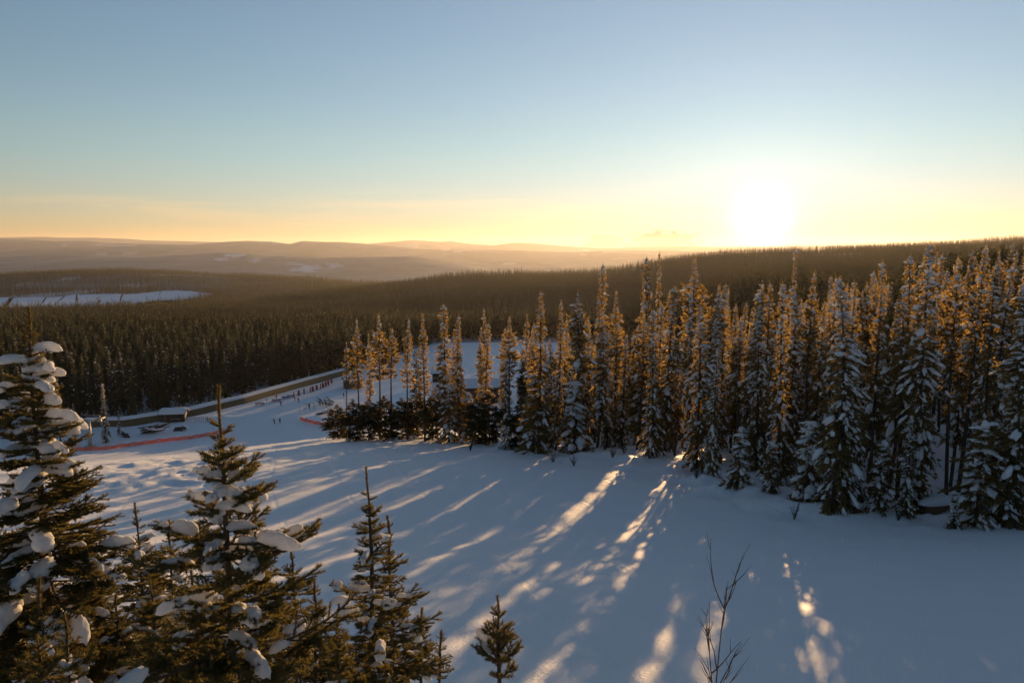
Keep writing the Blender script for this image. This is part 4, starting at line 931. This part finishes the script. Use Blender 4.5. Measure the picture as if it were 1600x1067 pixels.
# people
def person(px, py, lab, jacket, trousers, pose='stand', rz=0.0, hat=(.05, .05, .06), hgt=1.75, board=False):
    p = hit(px, py); r = thing('person', lab, 'person', p, rz)
    k = hgt / 1.75; J = {}
    lean = {'stand': 0, 'walk': .12, 'bend': .35, 'ski': .25}[pose]; st = {'stand': .08, 'walk': .28, 'bend': .1, 'ski': .06}[pose]
    pts = [(0, 0, .95), (0, lean * .35, 1.2), (0, lean * .7, 1.43), (0, lean * .85, 1.52), (0, lean, 1.62), (0, lean * 1.02, 1.74),
           (-.19, lean * .7, 1.40), (-.26, lean * .75 + .02, 1.14), (-.24, lean * .8 + .20, .98), (-.24, lean * .8 + .27, .95),
           (.19, lean * .7, 1.40), (.27, lean * .7 - .02, 1.13), (.25, lean * .8 + .16, .93), (.25, lean * .8 + .23, .90),
           (-.10, 0, .88), (-.12, st * .5 + .04, .48), (-.13, st * .6 - .02, .08), (-.14, st * .6 + .16, .045),
           (.10, 0, .88), (.12, -st * .3 + .06, .48), (.13, -st, .08), (.14, -st + .18, .045)]
    ed = [(0, 1), (1, 2), (2, 3), (3, 4), (4, 5), (2, 6), (6, 7), (7, 8), (8, 9), (2, 10), (10, 11), (11, 12), (12, 13), (0, 14), (14, 15), (15, 16), (16, 17), (0, 18), (18, 19), (19, 20), (20, 21)]
    rad = [.17, .16, .17, .065, .105, .075, .085, .062, .048, .042, .085, .062, .048, .042, .105, .078, .062, .05, .105, .078, .062, .05]
    me = bpy.data.meshes.new('body_cage'); me.from_pydata([tuple(c * k for c in q) for q in pts], ed, []); o = bpy.data.objects.new('body', me); C.objects.link(o)
    sk = o.modifiers.new('skin', 'SKIN')
    for i, v in enumerate(me.skin_vertices[0].data): v.radius = (rad[i] * k,) * 2; v.use_root = (i == 0)
    o.modifiers.new('sub', 'SUBSURF').levels = 1
    dg = bpy.context.evaluated_depsgraph_get(); ev = o.evaluated_get(dg); bm_ = bpy.data.meshes.new_from_object(ev)
    bpy.data.objects.remove(o)
    bm_.materials.clear()
    for m in (plain('jacket', jacket, .7, .1), plain('trousers', trousers, .7, .1), M_SKIN, M_BLACK, plain('hat', hat, .8, .1)): bm_.materials.append(m)
    for f in bm_.polygons:
        c = f.center / k; f.use_smooth = True
        f.material_index = 3 if c.z < .11 else 1 if (c.z < .92 and abs(c.x) < .2) else 4 if c.z > 1.66 else 2 if c.z > 1.52 else 3 if (c.z < 1.0 and abs(c.x) >= .2 and c.y > lean * .8 + .19) else 0
    b = link('body', bm_, r)
    if board:
        for x in (-.13, .13):
            mb = MB(); q = np.linspace(-.8, .9, 9); mb.tube([(x, t, .02 + .12 * max(0, (t - .65) / .25) ** 2) for t in q], .03, 4); tag(link('ski', mb.out('ski', M_RED)), 'x', 'x'); o2 = C.objects[-1]
            for key in ('label', 'category'): del o2[key]
            o2.parent = r
    return r
person(429, 663, 'left of two skiers in dark clothes on the open snow', (.03, .03, .04), (.02, .02, .025), 'ski', 2.6)
person(437.5, 662, 'right of two skiers in dark clothes on the open snow', (.05, .05, .08), (.02, .02, .03), 'stand', 3.4)
person(325, 660, 'dark-clothed person beside the rail rack near the hut', (.03, .035, .05), (.02, .02, .02), 'walk', 1.2)
person(417, 629, 'person in orange-yellow jacket near the tables', (.45, .17, .03), (.05, .04, .03), 'stand', 2.0)
person(439, 635, 'person in dark-red jacket walking below the tables', (.22, .04, .05), (.04, .04, .07), 'walk', .6)
person(461, 627, 'dark figure standing below the first red panel', (.03, .04, .08), (.03, .02, .03), 'walk', 2.2)
person(467, 629, 'figure in reddish jacket right of the dark one below the panels', (.25, .06, .06), (.03, .03, .05), 'bend', 1.4)
person(432, 624, 'figure in bright red jacket standing at the dark-red table', (.40, .04, .05), (.08, .04, .04), 'stand', 4.0)
person(483, 639, 'dark figure beside the thin frame rack', (.04, .05, .06), (.03, .03, .04), 'stand', 3.0)
person(537, 621, 'person in dark red beside the edge trees near the cabin', (.20, .04, .05), (.03, .03, .04), 'stand', .3)

# ski rack near the hut, frame rack, timber heap, covered machine
def rack(px, py, lab, w, h, n, rz):
    p = hit(px, py); r = thing('ski_rack', lab, 'rack', p, rz)
    for x in (-w / 2, w / 2):
        for y in (-.45, .45):
            mb = MB(); mb.tube([(x, y, -.2), (x, 0, h)], .05, 6); link('leg', mb.out('leg', M_STEEL), r)
    mb = MB(); mb.tube([(-w / 2 - .2, 0, h), (w / 2 + .2, 0, h)], .06, 6); link('rail', mb.out('rail', M_STEEL), r)
    for k in range(n):
        x = -w / 2 + (k + .5) * w / n; mb = MB(); mb.box((x, -.22, h * .5), (.05, .02, h * .56), 0, .22); link('ski', mb.out('ski', M_BLACK), r)
rack(312, 661, 'dark ski rack right of the low hut', 4.2, 1.5, 7, .25)
rack(484, 641, 'thin empty frame rack left of the timber heap', 3.4, 2.2, 3, .5)
def heap(px, py, lab, mt, n, L, seed, spread, rz0):
    p = hit(px, py); r = thing('timber_heap', lab, 'heap', p); rng_ = random.Random(seed)
    for k in range(n):
        mb = MB(); z = .15 + .22 * (k // 3); a = rz0 + rng_.uniform(-.35, .35); x, y = rng_.uniform(-spread, spread), rng_.uniform(-spread * .6, spread * .6); el_ = rng_.uniform(.0, .35)
        dv = Vector((math.cos(a) * math.cos(el_), math.sin(a) * math.cos(el_), math.sin(el_))) * L * rng_.uniform(.6, 1.1) / 2; c = Vector((x, y, z + abs(dv.z) * .9))
        mb.tube([(c - dv)[:], c[:], (c + dv)[:]], [.13, .15, .12], 7); link('pole', mb.out('pole', mt), r)
    for k in range(4):
        mb = MB(); mb.blob(ICO3, (rng_.uniform(-spread, spread), rng_.uniform(-.6, .6) * spread, .5 + .12 * n / 3 + rng_.uniform(-.2, .4)), np.eye(3), [rng_.uniform(.6, 1.3), rng_.uniform(.5, .9), .3], np.random.default_rng(seed * 9 + k)); link('snow_cap', mb.out('snow_cap', M_SNOW, True), r)
heap(507, 633, 'dark heap of poles and boards with snow beside the left clump', M_BLUE, 18, 5.2, 3, 1.9, 2.3)
heap(508, 648, 'low dark plank stack below the pole heap', M_DARK, 6, 4.2, 5, .8, .1)
heap(242, 678, 'dark brushy heap half under snow before the hut', M_DARK, 28, 4.2, 7, 2.6, .4)
def sled(px, py, lab, rz, s=1.0):
    p = hit(px, py); r = thing('snowmobile', lab, 'snowmobile', p, rz); r.scale = (s, s, s)
    mb = MB(); mb.tube([(-1.3, 0, .38), (-.6, 0, .5), (.2, 0, .62), (.8, 0, .6), (1.3, 0, .4)], [.2, .3, .34, .32, .14], 10); link('body', mb.out('body', M_BLACK, True), r)
    mb = MB(); mb.box((-.55, 0, .82), (.6, .18, .10)); link('seat', mb.out('seat', M_BLACK), r)
    mb = MB(); mb.box((.55, 0, 1.05), (.03, .25, .22), 0, 0, -.5); link('windscreen', mb.out('windscreen', M_GLASS), r)
    mb = MB(); mb.tube([(.25, -.35, 1.02), (.3, 0, .95), (.25, .35, 1.02)], .03, 6); link('handlebar', mb.out('handlebar', M_BLACK), r)
    mb = MB(); mb.box((-.5, 0, .17), (.95, .2, .17)); link('track', mb.out('track', M_BLACK), r)
    for y in (-.45, .45):
        mb = MB(); mb.tube([(.3, y, .06), (1.1, y, .06), (1.4, y, .16)], .06, 6); mb.tube([(.8, y, .06), (.7, y * .6, .45)], .04, 5); link('ski', mb.out('ski', M_STEEL), r)
sled(282, 674, 'dark snowmobile parked right of the brushy heap', .4, 1.3)
sled(195, 683, 'dark snowmobile by the short conifer right of the lift tower', 2.7, 1.2)
def car(px, py, lab, rz, paint):
    p = hit(px, py); r = thing('parked_car', lab, 'car', p, rz)
    bm = bmesh.new()
    sec = [(-2.1, .45, .8, .82), (-2.0, .35, 1.0, .88), (-1.2, .3, 1.05, .9), (.9, .3, 1.0, .9), (1.9, .35, .85, .86), (2.15, .45, .7, .78)]
    rings = []
    for x, z0, z1, w in sec: rings.append([bm.verts.new((x, y, z)) for y, z in ((-w, z0), (-w, z1 - .12), (-w * .9, z1), (w * .9, z1), (w, z1 - .12), (w, z0))])
    for a, b in zip(rings[:-1], rings[1:]):
        for j in range(6): bm.faces.new((a[j], b[j], b[(j + 1) % 6], a[(j + 1) % 6]))
    bm.faces.new(rings[0]); bm.faces.new(rings[-1][::-1]); me = bpy.data.meshes.new('body'); bm.to_mesh(me); bm.free(); me.materials.append(paint); link('body', me, r)
    mb = MB(); mb.quads([(-1.9, -.8, 1.0), (1.0, -.8, 1.0), (1.0, .8, 1.0), (-1.9, .8, 1.0), (-1.6, -.65, 1.55), (.3, -.65, 1.55), (.3, .65, 1.55), (-1.6, .65, 1.55)], [[0, 1, 5, 4], [1, 2, 6, 5], [2, 3, 7, 6], [3, 0, 4, 7], [4, 5, 6, 7]]); link('cabin_glass', mb.out('cabin_glass', M_GLASS), r)
    mb = MB(); mb.blob(ICO3, (-.6, 0, 1.58), np.eye(3), [1.1, .68, .16], np.random.default_rng(2)); link('roof_snow', mb.out('roof_snow', M_SNOW, True), r)
    for x in (-1.3, 1.35):
        for y in (-.85, .85):
            mb = MB(); mb.tube([(x, y - .1, .33), (x, y + .1, .33)], .33, 14); link('wheel', mb.out('wheel', M_BLACK), r)
car(836, 573, 'dark parked car on the white clearing between the edge trees', .1, plain('car_paint', (.05, .05, .055), .35, .1))

# brown stump and small twiggy tufts along the run edge
p = hit(1466, 803); st = thing('tree_stump', 'brown snow-topped stump at the run edge near the right', 'stump', p, .4)
mb = MB(); mb.tube([(-1.0, 0, .2), (-.3, .1, .35), (.5, 0, .38), (1.1, -.1, .25)], [.30, .42, .40, .22], 10); link('log', mb.out('log', plain('stump_wood', (.16, .085, .045), .9, .4, 4.0), True), st)
mb = MB(); mb.blob(ICO3, (0, .15, .75), np.eye(3), [1.35, .6, .38], np.random.default_rng(5)); link('snow_cap', mb.out('snow_cap', M_SNOW, True), st)
TUFT = [(1241, 812, 'twiggy tuft in the open snow below the big forward fir'), (945, 703, 'leftmost of a loose group of twiggy tufts before the spires'), (957, 716, 'middle of a loose group of twiggy tufts before the spires'), (975, 708, 'rightmost of a loose group of twiggy tufts before the spires'),
        (864, 722, 'twiggy tuft pair below the shaggy spire'), (897, 728, 'twiggy tuft right of the pair below the shaggy spire'), (600, 690, 'dark twig tuft at the foot of the low pine row'), (1088, 748, 'flat twig tuft before the snow-plastered fir'), (735, 705, 'twig tuft below the forward young firs'), (1403, 815, 'twig tuft left of the brown stump')]
for i, (px, py, lab) in enumerate(TUFT):
    p = hit(px, py); rng_ = random.Random(i + 70); r = thing('twig_tuft', lab, 'shrub', p)
    for k in range(9):
        a = rng_.uniform(0, 6.28); t = rng_.uniform(.1, .6); L = rng_.uniform(.5, 1.2); mb = MB()
        d = Vector((math.cos(a) * math.sin(t), math.sin(a) * math.sin(t), math.cos(t))) * L
        mb.tube([(0, 0, -.1), (d * .5)[:], (d + Vector((0, 0, -.08)))[:]], [.022, .016, .006], 4)
        n = 14; s = np.linspace(.3, 1, n); g_ = np.random.default_rng(i * 20 + k); mb.blades(np.outer(s, np.array(d[:])), g_.normal(size=(n, 3)) + np.array(d[:]), np.full(n, .16), np.full(n, .035), g_)
        link('twig', mb.out('twig', M_FOLB), r)

# ------------------------------------------------------------------ the air
def haze():
    mb = MB(); mb.box((0, 0, -150), (28500, 28500, 395)); m, t = mat('haze_air')
    v = nd(t, 'ShaderNodeVolumePrincipled'); v.inputs['Color'].default_value = (.98, .94, .91, 1); v.inputs['Density'].default_value = 2.1e-5; v.inputs['Anisotropy'].default_value = .52
    o = nd(t, 'ShaderNodeOutputMaterial'); t.links.new(v.outputs[0], o.inputs['Volume']); h = link('haze', mb.out('haze', m)); h['kind'] = 'stuff'
haze()
